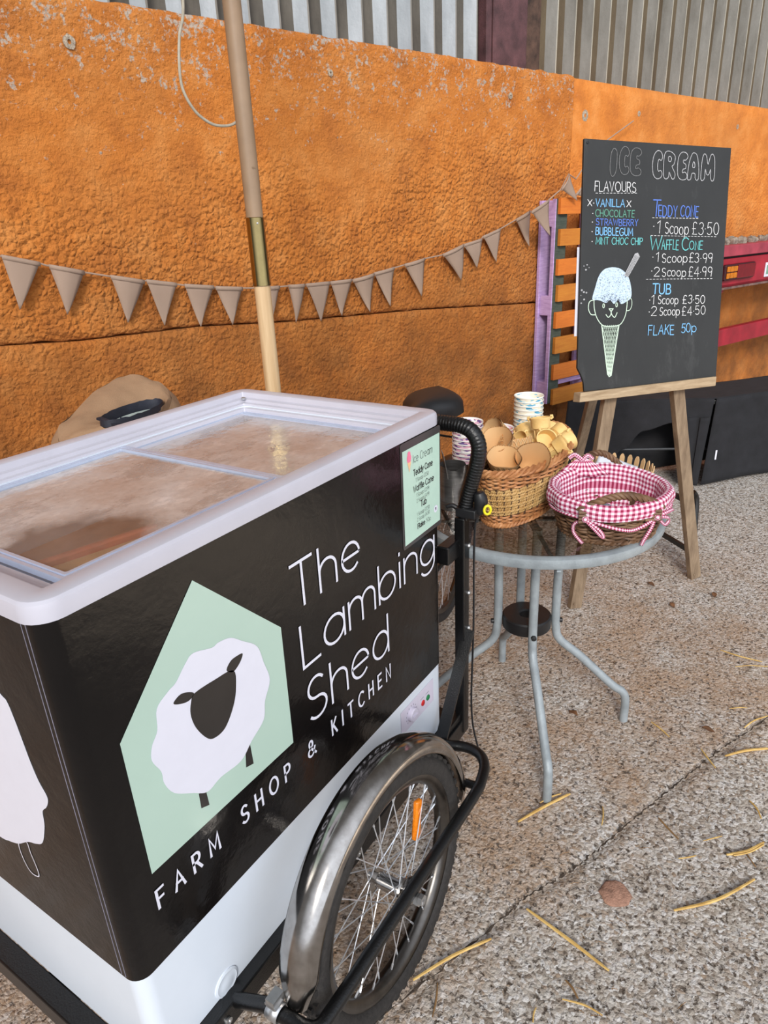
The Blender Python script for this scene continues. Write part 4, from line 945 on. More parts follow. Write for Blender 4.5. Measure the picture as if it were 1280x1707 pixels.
# ================================================================ black covered table
k = NT('black_cloth'); k.set(k.ramp(k.noise(14, 4), [(.3, srgb(24, 24, 27)), (.7, srgb(34, 34, 38))]), .92); k.bump(k.noise(400, 2), .0006); M_cloth = k.m
A = Vector((3.715, -.195, 0)); ed = (Vector((4.2, -.60, 0))-A).normalized(); bk = (Vector((3.36, .50, 0))-A); BL_ = bk.length; bk.normalize()
HT = .495; LEN = 1.5
tt_ = thing('trestle_table', A+ed*.7+bk*.35, 'folding table under the black cloth beside the chalkboard easel', 'table')
mb = MB(); c0 = A+ed*(LEN/2)+bk*(BL_/2); R = Matrix((ed, bk, Vector((0, 0, 1)))).transposed(); mb.box(c0+Vector((0, 0, HT-.018)), (LEN-.02, BL_-.02, .026), R); mb.build('tabletop', M_blackplastic, tt_, smooth=False, bevel=.004)
M_greyleg = simple('grey_table_leg', srgb(52, 54, 58), .5, .3)
for e0 in (.12, LEN-.12):
    for b0 in (.08, BL_-.08):
        p = A+ed*e0+bk*b0; mb = MB(); mb.tube([p+Vector((0, 0, HT-.032)), p+Vector((0, 0, 0))], .012, 10); mb.build('leg', M_greyleg, tt_)
    mb = MB(); p, q_ = A+ed*e0+bk*.08, A+ed*e0+bk*(BL_-.08); mb.tube([p+Vector((0, 0, .20)), q_+Vector((0, 0, .20))], .008, 8)
    mb.tube([A+ed*e0+bk*(BL_-.10)+Vector((0, 0, .38)), A+ed*(e0+.20*(1 if e0 < .5 else -1))+bk*(BL_-.3)+Vector((0, 0, HT-.034))], .007, 8); mb.build('leg_brace', M_greyleg, tt_)
def hem_end(b):                                       # hem height of the drape on the left end
    P = [(-.01, .02), (.03, .05), (.07, .24), (.12, .34), (.24, .37), (.40, .33), (.56, .22), (.72, .06), (.84, .015), (1.01, .01)]
    for (a0, h0), (a1, h1) in zip(P, P[1:]):
        if a0 <= b <= a1: t = (b-a0)/(a1-a0); t = t*t*(3-2*t); return h0+(h1-h0)*t
    return .01
mb = MB()
def drape_end(a, b):
    z0 = hem_end(a); z = HT+.004 + (z0-HT-.004)*b; w = .02*b+.012*sin(a*19)*b+.004; fl = b*.03
    return A+bk*(a*BL_)-ed*(.008+w+fl*.6)+Vector((0, 0, z))
mb.grid(drape_end, 64, 22)
def drape_front(a, b):
    z = HT+.004 + (.006+.010*abs(sin(a*9))-HT-.004)*b; w = .012*b + .010*sin(a*14+1)*b
    return A+ed*(a*LEN-.008)-bk*(.008+w)-ed*(.052*b*max(0, 1-a/.08))+Vector((0, 0, z))
mb.grid(drape_front, 70, 18)
mb.grid(lambda a, b: A+ed*(a*(LEN+.016)-.010)+bk*(b*(BL_+.016)-.010)+Vector((0, 0, HT+.005+.0015*noise.noise(Vector((a*6, b*6, 0))))), 30, 20)
mb.grid(lambda a, b: A+ed*(a*LEN)+bk*(BL_+.010+.01*b)+Vector((0, 0, HT+.004-(HT-.01)*b)), 20, 8)
mb.grid(lambda a, b: A+ed*(LEN+.012)+bk*(a*BL_)+Vector((0, 0, HT+.004-(HT-.01)*b)), 20, 8)
cl = mb.build('tablecloth', M_cloth, None, solid=.003)
tag(cl, 'black tablecloth draped over the low table behind and right of the easel', 'tablecloth')
# a corner of the cloth hanging loose to the floor
mb = MB(); P0 = A-ed*.055-bk*.012
def tail(a, b):
    z = .40-.385*b; w = .115*(1-.35*b)*(1 if b < .92 else .8); s = a*w-.02-.05*b
    return P0+bk*(s)-ed*(.010+.09*b+.018*sin(a*7))+Vector((0, 0, z+(.03*a if b > .9 else 0)))
mb.grid(tail, 10, 20); mb.build('loose_corner', M_cloth, cl, solid=.004)
mb = MB(); mb.box(A+ed*.012-bk*.032+Vector((0, 0, .175)), (.006, .004, .055), R); mb.build('white_tag', M_print_white, cl, smooth=False)

# ================================================================ easel and chalkboard
M_easel = wood('weathered_pine', srgb(112, 92, 72), srgb(162, 140, 114), .8, (3, 3, .6), 14, .0015)
M_easel2 = wood('pale_pine', srgb(152, 128, 98), srgb(198, 174, 142), .8, (1, 1, 8), 10, .0012)
BTL = Vector((2.1365, .1146, 1.6741)); BU = Vector((.7685, -.6371, -.059)).normalized(); BV = Vector((.1479, .0872, .9851)).normalized(); BN = BU.cross(BV).normalized()
def BP(u, v, o=0.0): return BTL+BU*u+BV*v+BN*o       # BN points to the viewer
if BN.dot(Vector((-.62, -.77, .16))) < 0: BN = -BN
ez = thing('easel', (2.29, -.17, 0), 'weathered wooden A-frame easel carrying the chalkboard', 'easel')
for foot, u, apex in (((2.0518, .0113, 0), .158, .255), ((2.5314, -.3519, 0), .455, .335)):
    mb = MB(); lp_ = BP(u, -.838, -.040); ft = Vector(foot); d_ = (lp_-ft).normalized()
    mb.bar(ft - BN*0 + Vector((0, 0, .0)), lp_+d_*.02, .050, .026, BN); mb.bar(lp_, BP(apex, -.10, -.040), .050, .026, BN)
    mb.lathe([(.004, 0), (.004, .003), (0, .004)], lp_-d_*.82+BN*.014-BU*.012, BN, 8)
    mb.build('leg', M_easel, ez, smooth=False, bevel=.003)
mb = MB(); mb.bar(BP(.30, -.12, -.075), (2.80, .33, 0), .045, .024, BN); mb.build('rear_leg', M_easel, ez, smooth=False, bevel=.003)
mb = MB(); mb.poly([(.0, -.8440), (.5885, -.8135), (.5895, -.7785), (.005, -.8105)], BP(0, 0, -.024), BU, BV, .001)
mb = MB(); c0 = [BP(u, v, o) for o in (-.026, .016) for u, v in ((-.002, -.8455), (.580, -.8155), (.582, -.7815), (.002, -.8125))]
mb.add(c0, [(3, 2, 1, 0), (4, 5, 6, 7), (0, 1, 5, 4), (1, 2, 6, 5), (2, 3, 7, 6), (3, 0, 4, 7)]); mb.build('ledge', M_easel2, ez, smooth=False, bevel=.002)
mb = MB(); mb.bar(BP(.21, -.12, -.060), BP(.40, -.12, -.060), .04, .02, BN); mb.build('cross_rail', M_easel, ez, smooth=False, bevel=.002)

k = NT('chalkboard_paint'); f = k.noise(6, 5, .65, sc=(1, 1, .6)); st = k.noise(3, 6, .75, sc=(3, 3, 1))
k.set(k.mix(k.ramp(st, [(.56, (0, 0, 0)), (.78, (.28, .28, .28))]), k.ramp(f, [(.3, srgb(34, 35, 35)), (.7, srgb(43, 44, 44))]), srgb(112, 112, 112)), .62); M_chalk = k.m
cb = thing('chalkboard', BP(.29, -.79), 'black chalkboard price list headed ICE CREAM, with a drawn teddy cone, standing on the easel', 'chalkboard')
mb = MB(); mb.poly([(.0, .0), (.5895, .0), (.5915, -.7825), (.026, -.8100), (.022, -.778), (.012, -.755), (-.004, -.728)], BP(0, 0, -.008), BU, BV, .010)
if mb.v[7].dot(BN) < mb.v[0].dot(BN): mb = MB(); mb.poly([(.0, .0), (.5895, .0), (.5915, -.7825), (.026, -.8100), (.022, -.778), (.012, -.755), (-.004, -.728)], BP(0, 0, .002), BU, BV, .010)
mb.build('board', M_chalk, cb, smooth=False, bevel=.0015)
CO_ = BP(0, 0, .0035)
if BU.cross(BV).dot(BN) < 0: print('board frame flipped')
M_cw = simple('white_chalk', srgb(222, 222, 222), .9, var=.18, scale=300); M_cb = simple('light_blue_chalk', srgb(128, 190, 238), .9, var=.12, scale=300)
M_cd = simple('dim_chalk', srgb(120, 120, 120), .9, var=.25, scale=200); M_cl = simple('grey_chalk', srgb(176, 176, 178), .9, var=.2, scale=200)
M_cg = simple('green_chalk', srgb(100, 160, 140), .9, var=.12, scale=300); M_cv = simple('violet_blue_chalk', srgb(92, 124, 204), .9, var=.12, scale=300)
M_ct = simple('teal_chalk', srgb(112, 196, 196), .9, var=.12, scale=300); M_cm = simple('pale_green_chalk', srgb(206, 226, 206), .9, var=.12, scale=300)
M_scoop = simple('pale_blue_chalk', srgb(196, 216, 236), .9, var=.2, scale=240)
def chalk(name, mat, items, pen=.0032):
    for it in items:
        m_ = MB()
        s, x, y, cap, w = it[:5]; kw = dict(it[5]) if len(it) > 5 else {}
        text(m_, s, CO_, BU, BV, (x, y), cap, kw.pop('pen', pen)*.86, w, jit=.045, **kw)
        m_.build(name, mat, cb, smooth=False)
lows = lambda s: [i for i in range(len(s)) if i]
chalk('flavours_heading', M_cw, [('FLAVOURS', .0435, -.1560, .030, .160)], .0028)
chalk('vanilla_line', M_cb, [('VANILLA', .0478, -.2035, .0228, .113)])
chalk('chocolate_line', M_cg, [('CHOCOLATE', .0486, -.2345, .0212, .152)], .0028)
chalk('strawberry_line', M_cv, [('STRAWBERRY', .0520, -.2620, .0200, .164)], .0030)
chalk('bubblegum_line', M_cb, [('BUBBLEGUM', .0522, -.2930, .0235, .146)], .0032)
chalk('mint_choc_chip_line', M_ct, [('MINT CHOC CHIP', .0535, -.3220, .0215, .185)], .0028)
chalk('teddy_cone_line', M_cv, [('T', .2732, -.2280, .0510, .030, {'pen': .0046}), ('EDDY', .2994, -.2290, .0345, .0755, {'pen': .0040}), ('CONE', .3897, -.2280, .0345, .074, {'pen': .0040})])
chalk('waffle_cone_line', M_ct, [('W', .2691, -.3370, .0430, .046, {'pen': .0042}), ('AFFLE', .3190, -.3370, .0320, .070), ('C', .4044, -.3370, .0410, .026, {'pen': .0040}), ('ONE', .4350, -.3360, .0280, .056)])
chalk('tub_line', M_cb, [('TUB', .2900, -.4840, .0330, .075, {'pen': .0046})])
chalk('flake_line', M_cb, [('FLAKE', .2800, -.6240, .0330, .109), ('50p', .4206, -.6187, .0310, .066)])
chalk('price_lines', M_cw, [('1', .2960, -.2850, .0400, .012), ('Scoop', .3293, -.2855, .0360, .097), ('£3·50', .4447, -.2850, .0400, .112),
     ('1', .2960, -.3775, .0300, .010), ('Scoop', .3236, -.3790, .0290, .105), ('£3·99', .4370, -.3785, .0310, .100),
     ('2', .2930, -.4255, .0300, .022), ('Scoop', .3267, -.4255, .0280, .099), ('£4·99', .4380, -.4255, .0320, .101),
     ('1', .2870, -.5180, .0300, .010), ('Scoop', .3151, -.5190, .0280, .085), ('£3·50', .4196, -.5185, .0280, .097),
     ('2', .2880, -.5580, .0310, .022), ('Scoop', .3242, -.5580, .0280, .085), ('£4·50', .4203, -.5580, .0300, .101)], .0027)
for (a, b_), n in zip([((.0475, -.1633), (.2135, -.1583)), ((.2749, -.2345), (.4706, -.2328)), ((.2716, -.2918), (.5535, -.2920)), ((.2609, -.4352), (.5488, -.4337))], (12, 14, 20, 20)):
    mb = MB()
    for i in range(n):
        t0, t1 = i/n, (i+.55)/n; mb.ribbon([(a[0]+(b_[0]-a[0])*t, a[1]+(b_[1]-a[1])*t) for t in (t0, t1)], .0016, CO_, BU, BV)
    mb.build('dashed_line', M_cw, cb, smooth=False)
for x, y in ((.0400, -.194), (.0375, -.226), (.037, -.253), (.037, -.283), (.038, -.314), (.281, -.262), (.2835, -.362), (.2815, -.408), (.279, -.505), (.279, -.545)): mb = MB(); mb.ribbon([(x, y), (x+.0015, y)], .0026, CO_, BU, BV); mb.build('bullet_dot', M_cw, cb, smooth=False)
for x, y in ((.018, -.203), (.170, -.202)): 
    mb = MB(); mb.ribbon([(x, y), (x+.016, y+.019)], .0022, CO_, BU, BV); mb.ribbon([(x, y+.019), (x+.016, y)], .0022, CO_, BU, BV); mb.build('chalk_cross', M_cw, cb, smooth=False)
# bubble lettering of the heading, drawn as outlines
BB = {'I': (.30, [[(.02, .2), (.03, .75), (.12, 1.0), (.24, .95), (.27, .7), (.24, .2), (.12, 0)]]),
      'C': (.5, [[(.38, .66), (.44, .80), (.36, .97), (.20, 1.0), (.06, .82), (.01, .5), (.06, .16), (.2, 0), (.38, .03), (.45, .17), (.38, .30), (.28, .27), (.24, .40), (.25, .62), (.30, .70)]]),
      'E': (.5, [[(.36, .72), (.46, .84), (.38, .98), (.18, 1.0), (.04, .84), (.0, .5), (.04, .14), (.2, 0), (.42, .03), (.46, .18), (.36, .28), (.24, .26), (.26, .38), (.38, .42), (.38, .56), (.27, .62), (.27, .72)]]),
      'R': (.58, [[(.02, .15), (.02, .8), (.12, 1.0), (.34, .98), (.50, .82), (.46, .55), (.38, .46), (.52, .22), (.50, .04), (.40, .02), (.27, .25), (.25, .08), (.13, 0)], [(.22, .66), (.30, .64), (.34, .74), (.29, .82), (.21, .80)]]),
      'A': (.58, [[(.02, .1), (.06, .6), (.18, .95), (.30, 1.0), (.42, .9), (.52, .5), (.54, .1), (.46, 0), (.38, .08), (.36, .24), (.22, .24), (.18, .05), (.08, 0)], [(.24, .48), (.33, .48), (.33, .60), (.28, .68), (.24, .6)]]),
      'M': (.72, [[(.02, .12), (.04, .75), (.12, .98), (.24, .92), (.34, .62), (.44, .93), (.56, .99), (.66, .76), (.68, .12), (.58, 0), (.50, .12), (.48, .42), (.40, .24), (.30, .24), (.22, .42), (.20, .1), (.10, 0)]])}
def bubble(name, s, xs, y, cap, ws, mat, pen):
    m_ = MB()
    for ch, x, w, yy in zip(s, xs, ws, y):
        g = BB[ch]
        for lp2 in g[1]:
            q = cr([(x+p[0]*w/g[0], yy+p[1]*cap, 0) for p in lp2], 5, True); q = [(p.x, p.y) for p in q]; m_.ribbon(q+[q[0]], pen, CO_, BU, BV)
    return m_.build(name, mat, cb, smooth=False)
bubble('ice_heading', 'ICE', (.098, .133, .176), (-.110, -.102, -.104), .084, (.030, .044, .048), M_cd, .0021)
bubble('cream_heading', 'CREAM', (.264, .309, .367, .408, .464), (-.110, -.110, -.110, -.110, -.110), .086, (.046, .054, .044, .052, .062), M_cl, .0024)
# the drawn cone
q = cr([(*p, 0) for p in CONE['scoop']], 4, True); q2 = [(p.x, p.y) for p in q]
mb = MB(); mb.poly(q2, BP(0, 0, .0032), BU, BV, .0001); mb.build('scoop_drawing', M_scoop, cb, smooth=False)
mb = MB(); P_ = [Vector((a, b_)) for a, b_ in q2]; cx = sum(p.x for p in P_)/len(P_); cy = sum(p.y for p in P_)/len(P_)
for i in range(260):
    a = random.choice(P_); t = random.uniform(.05, .93)**.6; x, y = cx+(a.x-cx)*t, cy+(a.y-cy)*t; d = random.uniform(-1.1, 1.1)
    mb.ribbon([(x, y), (x+.003*cos(d), y+.003*sin(d))], .0008, BP(0, 0, .0041), BU, BV)
mb.build('scoop_flecks', M_chalk, cb, smooth=False)
mb = MB()
for nm in ('face', 'earL', 'earR', 'mouthL', 'mouthR', 'nose'): mb.ribbon([(p.x, p.y) for p in cr([(*p, 0) for p in CONE[nm]], 5)], .0030 if nm != 'earR' else .0022, CO_, BU, BV)
n_ = CONE['nose']; mb.ribbon([n_[0], n_[2]], .0026, CO_, BU, BV)
for nm in ('eyeL', 'eyeR'):
    x, y = CONE[nm][0]; y -= .003; el = [(x+.0036*cos(2*pi*i/16), y+.0070*sin(2*pi*i/16)) for i in range(16)]; mb.ribbon(el+[el[0]], .0026, CO_, BU, BV)
mb.build('face_drawing', M_cm, cb, smooth=False)
mb = MB(); c_ = CONE['cone']; mb.ribbon(c_, .0042, CO_, BU, BV)
l0, l1, r1, r0 = Vector(c_[0]), Vector(c_[1]), Vector(c_[3]), Vector(c_[4])
for i in range(-6, 10):
    for sg in (0, 1):
        pts = []
        for j in range(13):
            v = j/12; u = ((i+ (v*6))/9.0); u = u if sg == 0 else 1-u
            if 0 <= u <= 1: pts.append(tuple((l0.lerp(l1, v)).lerp(r0.lerp(r1, v), u)))
        if len(pts) > 1: mb.ribbon(pts, .0013, CO_, BU, BV)
mb.build('cone_drawing', M_cm, cb, smooth=False)
mb = MB(); fp = CONE['flake']; mb.poly(fp, BP(0, 0, .0044), BU, BV); mb.build('flake_drawing', M_cl, cb, smooth=False)
mb = MB()
for t in (.2, .4, .6, .8): 
    a0 = Vector(fp[0]).lerp(Vector(fp[4]), t); a1 = Vector(fp[1]).lerp(Vector(fp[3]), t); mb.ribbon([a0.lerp(a1, .05), a0.lerp(a1, .95)], .0011, BP(0, 0, .0048), BU, BV)
mb.build('flake_lines', M_chalk, cb, smooth=False)
mb = MB()
for x, y in ((.010, -.392), (.022, -.388), (.030, -.397), (.018, -.404), (.004, -.47), (.012, -.476), (.001, -.487), (.014, -.500), (-.001+.004, -.512), (.022, -.478)):
    s = random.uniform(.0015, .0035); mb.poly([(x+s*cos(i)*1.2, y+s*sin(i)) for i in range(6)], CO_, BU, BV)
mb.build('chalk_smudges', M_cl, cb, smooth=False)
mb = MB(); mb.lathe([(.004, 0), (.004, .002), (0, .003)], BP(.012, -.012, .0022), BN, 10); mb.build('board_screw', M_blackpaint, cb)
sh = MB(); sh.poly([(-.012, -.62), (.10, -.62), (.10, -.33), (-.008, -.33)], BP(0, 0, -.0125), BU, BV, .002); o = sh.build('white_card', M_print_white, None, smooth=False)
tag(o, 'thin white card tucked behind the left edge of the chalkboard', 'card')
# black folded stand behind the right leg
st_ = thing('folding_stand', (2.85, -.2, 0), 'black metal folding stand showing behind the right leg of the easel', 'stand')
mb = MB(); mb.tube(cr([(2.640, -.285, .34), (2.655, -.30, .30), (2.62, -.315, .16), (2.60, -.34, .0)], 5), .014, 8)
mb.tube(cr([(2.98, .10, .34), (2.99, .09, .30), (2.96, .07, .16), (2.94, .05, .0)], 5), .014, 8); mb.build('leg', M_blackpaint, st_)
mb = MB(); mb.bar((2.645, -.288, .285), (2.985, .095, .285), .012, .022); mb.bar((2.61, -.325, .075), (2.95, .058, .075), .012, .022); mb.build('cross_bar', M_blackpaint, st_, smooth=False)
# ================================================================ round patio table
TC = Vector((1.347, -.068, 0)); TR = .335; TZ = .712
M_grey = simple('grey_painted_steel', srgb(152, 160, 164), .5, .15, var=.14, scale=22, bump=.0006)
k = NT('rippled_glass')
bmz = k.n('Bump'); bmz.inputs['Distance'].default_value = .0018; wv1 = k.n('TexNoise'); wv1.inputs['Scale'].default_value = 26; wv1.inputs['Distortion'].default_value = 2.4; k.l(k.co('Object'), wv1.inputs[0]); k.l(wv1.outputs['Fac'], bmz.inputs['Height'])
tr = k.n('BsdfTransparent'); k.l(k.ramp(wv1.outputs['Fac'], [(.34, srgb(186, 180, 172)), (.5, srgb(226, 222, 216)), (.66, srgb(196, 190, 184))]), tr.inputs[0])
gl = k.n('BsdfGlossy'); gl.inputs['Roughness'].default_value = .12; k.l(bmz.outputs[0], gl.inputs['Normal'])
fz = k.n('Fresnel'); fz.inputs[0].default_value = 1.5; k.l(bmz.outputs[0], fz.inputs['Normal'])
mx = k.n('MixShader'); gm = k.n('NewGeometry'); k.l(k.math('MULTIPLY', k.math('MULTIPLY', fz.outputs[0], 1.3, True), k.math('SUBTRACT', 1.0, gm.outputs['Backfacing'])), mx.inputs[0]); k.l(tr.outputs[0], mx.inputs[1]); k.l(gl.outputs[0], mx.inputs[2]); k.l(mx.outputs[0], k.out.inputs[0]); M_tglass = k.m
tab = thing('patio_table', TC, 'round glass-topped patio table with a grey steel rim and bent tube legs', 'table')
mb = MB(); mb.lathe([(TR-.026, .7035), (TR-.024, .7115), (TR-.018, .7145), (TR-.008, .7145), (TR-.001, .711), (TR, .705), (TR, .692), (TR-.003, .6865), (TR-.012, .685), (TR-.024, .690), (TR-.026, .7035)], TC, seg=96)
mb.build('rim', M_grey, tab, angle=50)
mb = MB(); mb.lathe([(0, TZ-.006), (TR-.0255, TZ-.006), (TR-.0245, TZ), (0, TZ)], TC, seg=72); mb.build('glass_top', M_tglass, tab, angle=30)
HX = Vector((1.318, -.066, 0))
feet = [Vector((1.046, -.2455, 0)), Vector((1.4656, -.3348, 0)), Vector((1.5738, .1131, 0)), Vector((1.154, .203, 0))]
for ft in feet:
    d = (ft-HX).normalized(); rf_ = (ft-HX).length
    pts = [HX+d*.086+Vector((0, 0, .690)), HX+d*.085+Vector((0, 0, .60)), HX+d*.083+Vector((0, 0, .45)), HX+d*.085+Vector((0, 0, .345)), HX+d*.100+Vector((0, 0, .295)), HX+d*(.7*.100+.3*rf_)+Vector((0, 0, .238)), HX+d*(rf_-.045)+Vector((0, 0, .135)), HX+d*(rf_-.014)+Vector((0, 0, .112)), HX+d*rf_+Vector((0, 0, .08)), HX+d*(rf_+.001)+Vector((0, 0, .002))]
    mb = MB(); mb.tube(cr(pts, 7), .0125, 14); lg = mb.build('leg', M_grey, tab)
    mb = MB(); mb.lathe([(.0075, -.004), (.0075, .004), (0, .006)], HX+d*.0985+Vector((0, 0, .362)), d, 10); mb.build('leg_bolt', M_blackplastic, lg)
mb = MB(); mb.lathe([(.020, .345), (.068, .345), (.070, .348), (.070, .380), (.066, .384), (.024, .384), (.020, .380), (.020, .345)], HX, seg=40); mb.build('hub_ring', M_blackplastic, tab, angle=40)
mb = MB()
for q in (0, 1): a_, b_ = feet[q]-HX, feet[q+2]-HX; mb.bar(HX+a_.normalized()*.085+Vector((0, 0, .683)), HX+b_.normalized()*.085+Vector((0, 0, .683)), .022, .005); mb.bar(HX+a_.normalized()*.08+Vector((0, 0, .683)), HX+a_.normalized()*.31+Vector((0, 0, .683)), .010, .004); mb.bar(HX+b_.normalized()*.08+Vector((0, 0, .683)), HX+b_.normalized()*.31+Vector((0, 0, .683)), .010, .004)
mb.build('top_bracket', M_grey, tab, smooth=False)

# ================================================================ weaving helpers
def oval(c, a, b, ang, th, r=0.0, z=0.0):
    x, y = (a+r)*cos(th), (b+r)*sin(th); ca, sa = cos(ang), sin(ang)
    return Vector((c[0]+x*ca-y*sa, c[1]+x*sa+y*ca, c[2]+z))
def weave(mb_, c, ang, dims, z, stakes, amp, r, ph, seg=5, per=4, wob=.0):
    a, b = dims(z); n = stakes*per
    mb_.tube([oval(c, a, b, ang, 2*pi*i/n, amp*cos(pi*i/per+ph), z+wob*noise.noise(Vector((i*.21, z*60, ph)))) for i in range(n)], r, seg, True)
def rope(mb_, c, ang, dims, z, n, r, turns, ph0, out=0.0, seg=5, wob=0.0, strands=2, zf=None):
    for s in range(strands):
        ph = ph0 + 2*pi*s/strands
        pts = []
        for i in range(n):
            t = 2*pi*i/n; q = t*turns+ph; zz = z+(zf(t) if zf else 0); a, b = dims(z)
            pts.append(oval(c, a, b, ang, t, out+r*.95*cos(q), zz+r*.95*sin(q)))
        mb_.tube(pts, r, seg, True)
def willow(name, c1, c2, c3):
    k = NT(name); f = k.noise(16, 3, .6); f2 = k.noise(150, 3)
    k.set(k.mix(k.math('MULTIPLY', f2, .35), k.ramp(f, [(.28, c1), (.5, c2), (.75, c3)]), tuple(x*.45 for x in c1)), .6); k.bump(f2, .0006); return k.m
M_will = willow('buff_willow', srgb(150, 92, 52), srgb(192, 132, 82), srgb(214, 160, 108))
M_sea = willow('seagrass_rope', srgb(172, 128, 70), srgb(206, 166, 106), srgb(222, 190, 134))
M_dkw = willow('brown_willow', srgb(80, 56, 38), srgb(120, 88, 62), srgb(152, 118, 86))
M_cane = simple('dark_core', srgb(84, 58, 38), .9, var=.2)

# ================================================================ big willow basket of cones
BC = (1.365, -.022, TZ+.001); BA = rad(1.5); BH = .150
def bdims(z):
    t = max(0, min(1, z/BH)); f = t**.8
    return (.196+.050*f, .076+.030*f)
bk1 = thing('cone_basket', (BC[0], BC[1], TZ), 'long oval buff willow basket full of ice cream cones on the patio table', 'basket')
mb = MB()
for i in range(34): weave(mb, BC, BA, bdims, .006+.0046*(i % 1)+ i*0 if False else .006, 44, .0, .004, 0) if i < 1 else None
for i, z in enumerate((.006, .012, .018, .024, .030)): weave(mb, BC, BA, bdims, z, 40, .0042, .0036, pi*(i % 2), wob=.002)
rope(mb, BC, BA, bdims, .005, 260, .0042, 34, 0, .006)
mb.build('base_weave', M_will, bk1)
mb = MB()
for i in range(9): rope(mb, BC, BA, bdims, .0395+i*.0086, 300, .0027, 58, i*1.3, .0012*(1 if i % 2 else -1))
mb.build('rope_weave', M_sea, bk1)
mb = MB()
for i in range(6): weave(mb, BC, BA, bdims, .117+i*.0056, 40, .0045, .0035, pi*(i % 2), wob=.003)
for i in range(3): rope(mb, BC, BA, bdims, .150+.0035*i, 260, .0040, 26, i*2.1, .004-.002*i, wob=.002, zf=lambda t: .004*sin(2*t+1))
mb.build('rim_weave', M_will, bk1)
mb = MB()
for i in range(40):
    th = 2*pi*i/40; mb.tube([oval(BC, *bdims(z), BA, th, 0, z) for z in (.002, .03, .06, .09, .12, .150)], .0032, 6)
mb.build('stakes', M_cane, bk1)
mb = MB(); mb.loops([[oval(BC, *bdims(z), BA, 2*pi*i/60, -.0045, z) for i in range(60)] for z in (.146, .10, .05, .005)], False, True); mb.build('inner_wall', M_cane, bk1)

k = NT('waffle'); uvn = k.n('UVMap'); sx_ = k.n('SeparateXYZ'); k.l(uvn.outputs[0], sx_.inputs[0])
def tri(v, f):
    m_ = k.math('FRACT', k.math('MULTIPLY', v, f)); return k.math('ABSOLUTE', k.math('SUBTRACT', k.math('MULTIPLY', m_, 2.0), 1.0))
p1 = tri(k.math('ADD', sx_.outputs[0], k.math('MULTIPLY', sx_.outputs[1], .16)), 22); p2 = tri(k.math('SUBTRACT', sx_.outputs[0], k.math('MULTIPLY', sx_.outputs[1], .16)), 22)
gd = k.math('MAXIMUM', p1, p2); rd = k.ramp(gd, [(.66, (0, 0, 0)), (.9, (1, 1, 1))])
k.set(k.mix(rd, k.ramp(k.noise(22, 4), [(.3, srgb(184, 130, 76)), (.7, srgb(212, 164, 108))]), srgb(226, 186, 134)), .7); k.bump(rd, .0022); M_waffle = k.m
k = NT('wafer'); k.set(k.ramp(k.noise(20, 4), [(.3, srgb(222, 180, 106)), (.7, srgb(238, 206, 140))]), .65); k.bump(k.noise(140, 2), .0008); M_wafer = k.m
def waffle_mesh(M, s=1.0):
    mb_ = MB(M); R1 = .040*s; Hh = .085*s
    def out(a, b):
        th = 2*pi*a; z = Hh*b; r = .010*s + (R1-.010*s)*(b**.72); fr = 1+.03*sin(3*th)*b
        return Vector((r*fr*cos(th), r*fr*sin(th), z + .006*s*sin(th*1.0+.5)*b + .002*sin(th*5)*b))
    mb_.grid(out, 40, 9, True)
    def inn(a, b):
        p = out(a, 1-b); r = max(.0, 1-.0030/max(.004, math.hypot(p.x, p.y))); return Vector((p.x*r, p.y*r, p.z+(.0 if b < .9 else .002)))
    mb_.grid(inn, 40, 9, True, uvs=lambda a, b: (0.0, 0.0))
    mb_.grid(lambda a, b: Vector((.010*s*(1-b)*cos(2*pi*a), .010*s*(1-b)*sin(2*pi*a), .0)), 40, 2, True)
    return mb_
def place(loc, axis, roll=0.0):
    x, y, z = frame_from(axis); Mx = Matrix((x, y, z)).transposed().to_4x4() @ Matrix.Rotation(roll, 4, 'Z'); Mx.translation = Vector(loc); return Mx
def bl(u, v, z): ca, sa = cos(BA), sin(BA); return Vector((BC[0]+u*ca-v*sa, BC[1]+u*sa+v*ca, BC[2]+z))
wl = [(bl(-.150, .000, .138), (-.45, -.20, .85), 'waffle cone half sunk at the near left end of the big basket'),
      (bl(-.098, -.050, .143), (-.62, -.40, .60), 'open waffle cone facing the viewer at the front of the big basket'),
      (bl(-.085, .042, .160), (-.48, -.05, .85), 'upright waffle cone behind the front pair in the big basket'),
      (bl(-.018, .052, .172), (-.70, .42, .52), 'waffle cone tipped on its side at the back of the big basket'),
      (bl(-.040, .000, .130), (.35, .35, .85), 'waffle cone tucked low in the middle of the big basket')]
for q, (p, ax, lab) in enumerate(wl):
    o = waffle_mesh(place(p-Vector(ax).normalized()*.045, ax, q*1.3), 1.13).build('waffle_cone', M_waffle, None, angle=70); tag(o, lab, 'ice cream cone', 'waffle cones in the big basket')
def teddy_mesh(M):
    mb_ = MB(M); pr = [(.0, 0), (.0145, 0), (.0155, .002), (.0175, .032), (.0185, .033), (.0255, .036), (.0275, .060), (.0290, .062), (.0290, .065), (.0262, .065), (.0240, .038), (.0, .036)]
    mb_.lathe(pr, (0, 0, 0), (0, 0, 1), 28); 
    for i in range(4): R = Matrix.Rotation(i*pi/2, 3, 'Z'); mb_.box(R @ Vector((.0165, 0, .018)), (.004, .012, .028), R)
    for s in (-1, 1): mb_.tube([(s*.0285, .0, .058), (s*.0335, 0, .062), (s*.0330, 0, .067), (s*.0275, 0, .0665)], .0034, 8)
    return mb_
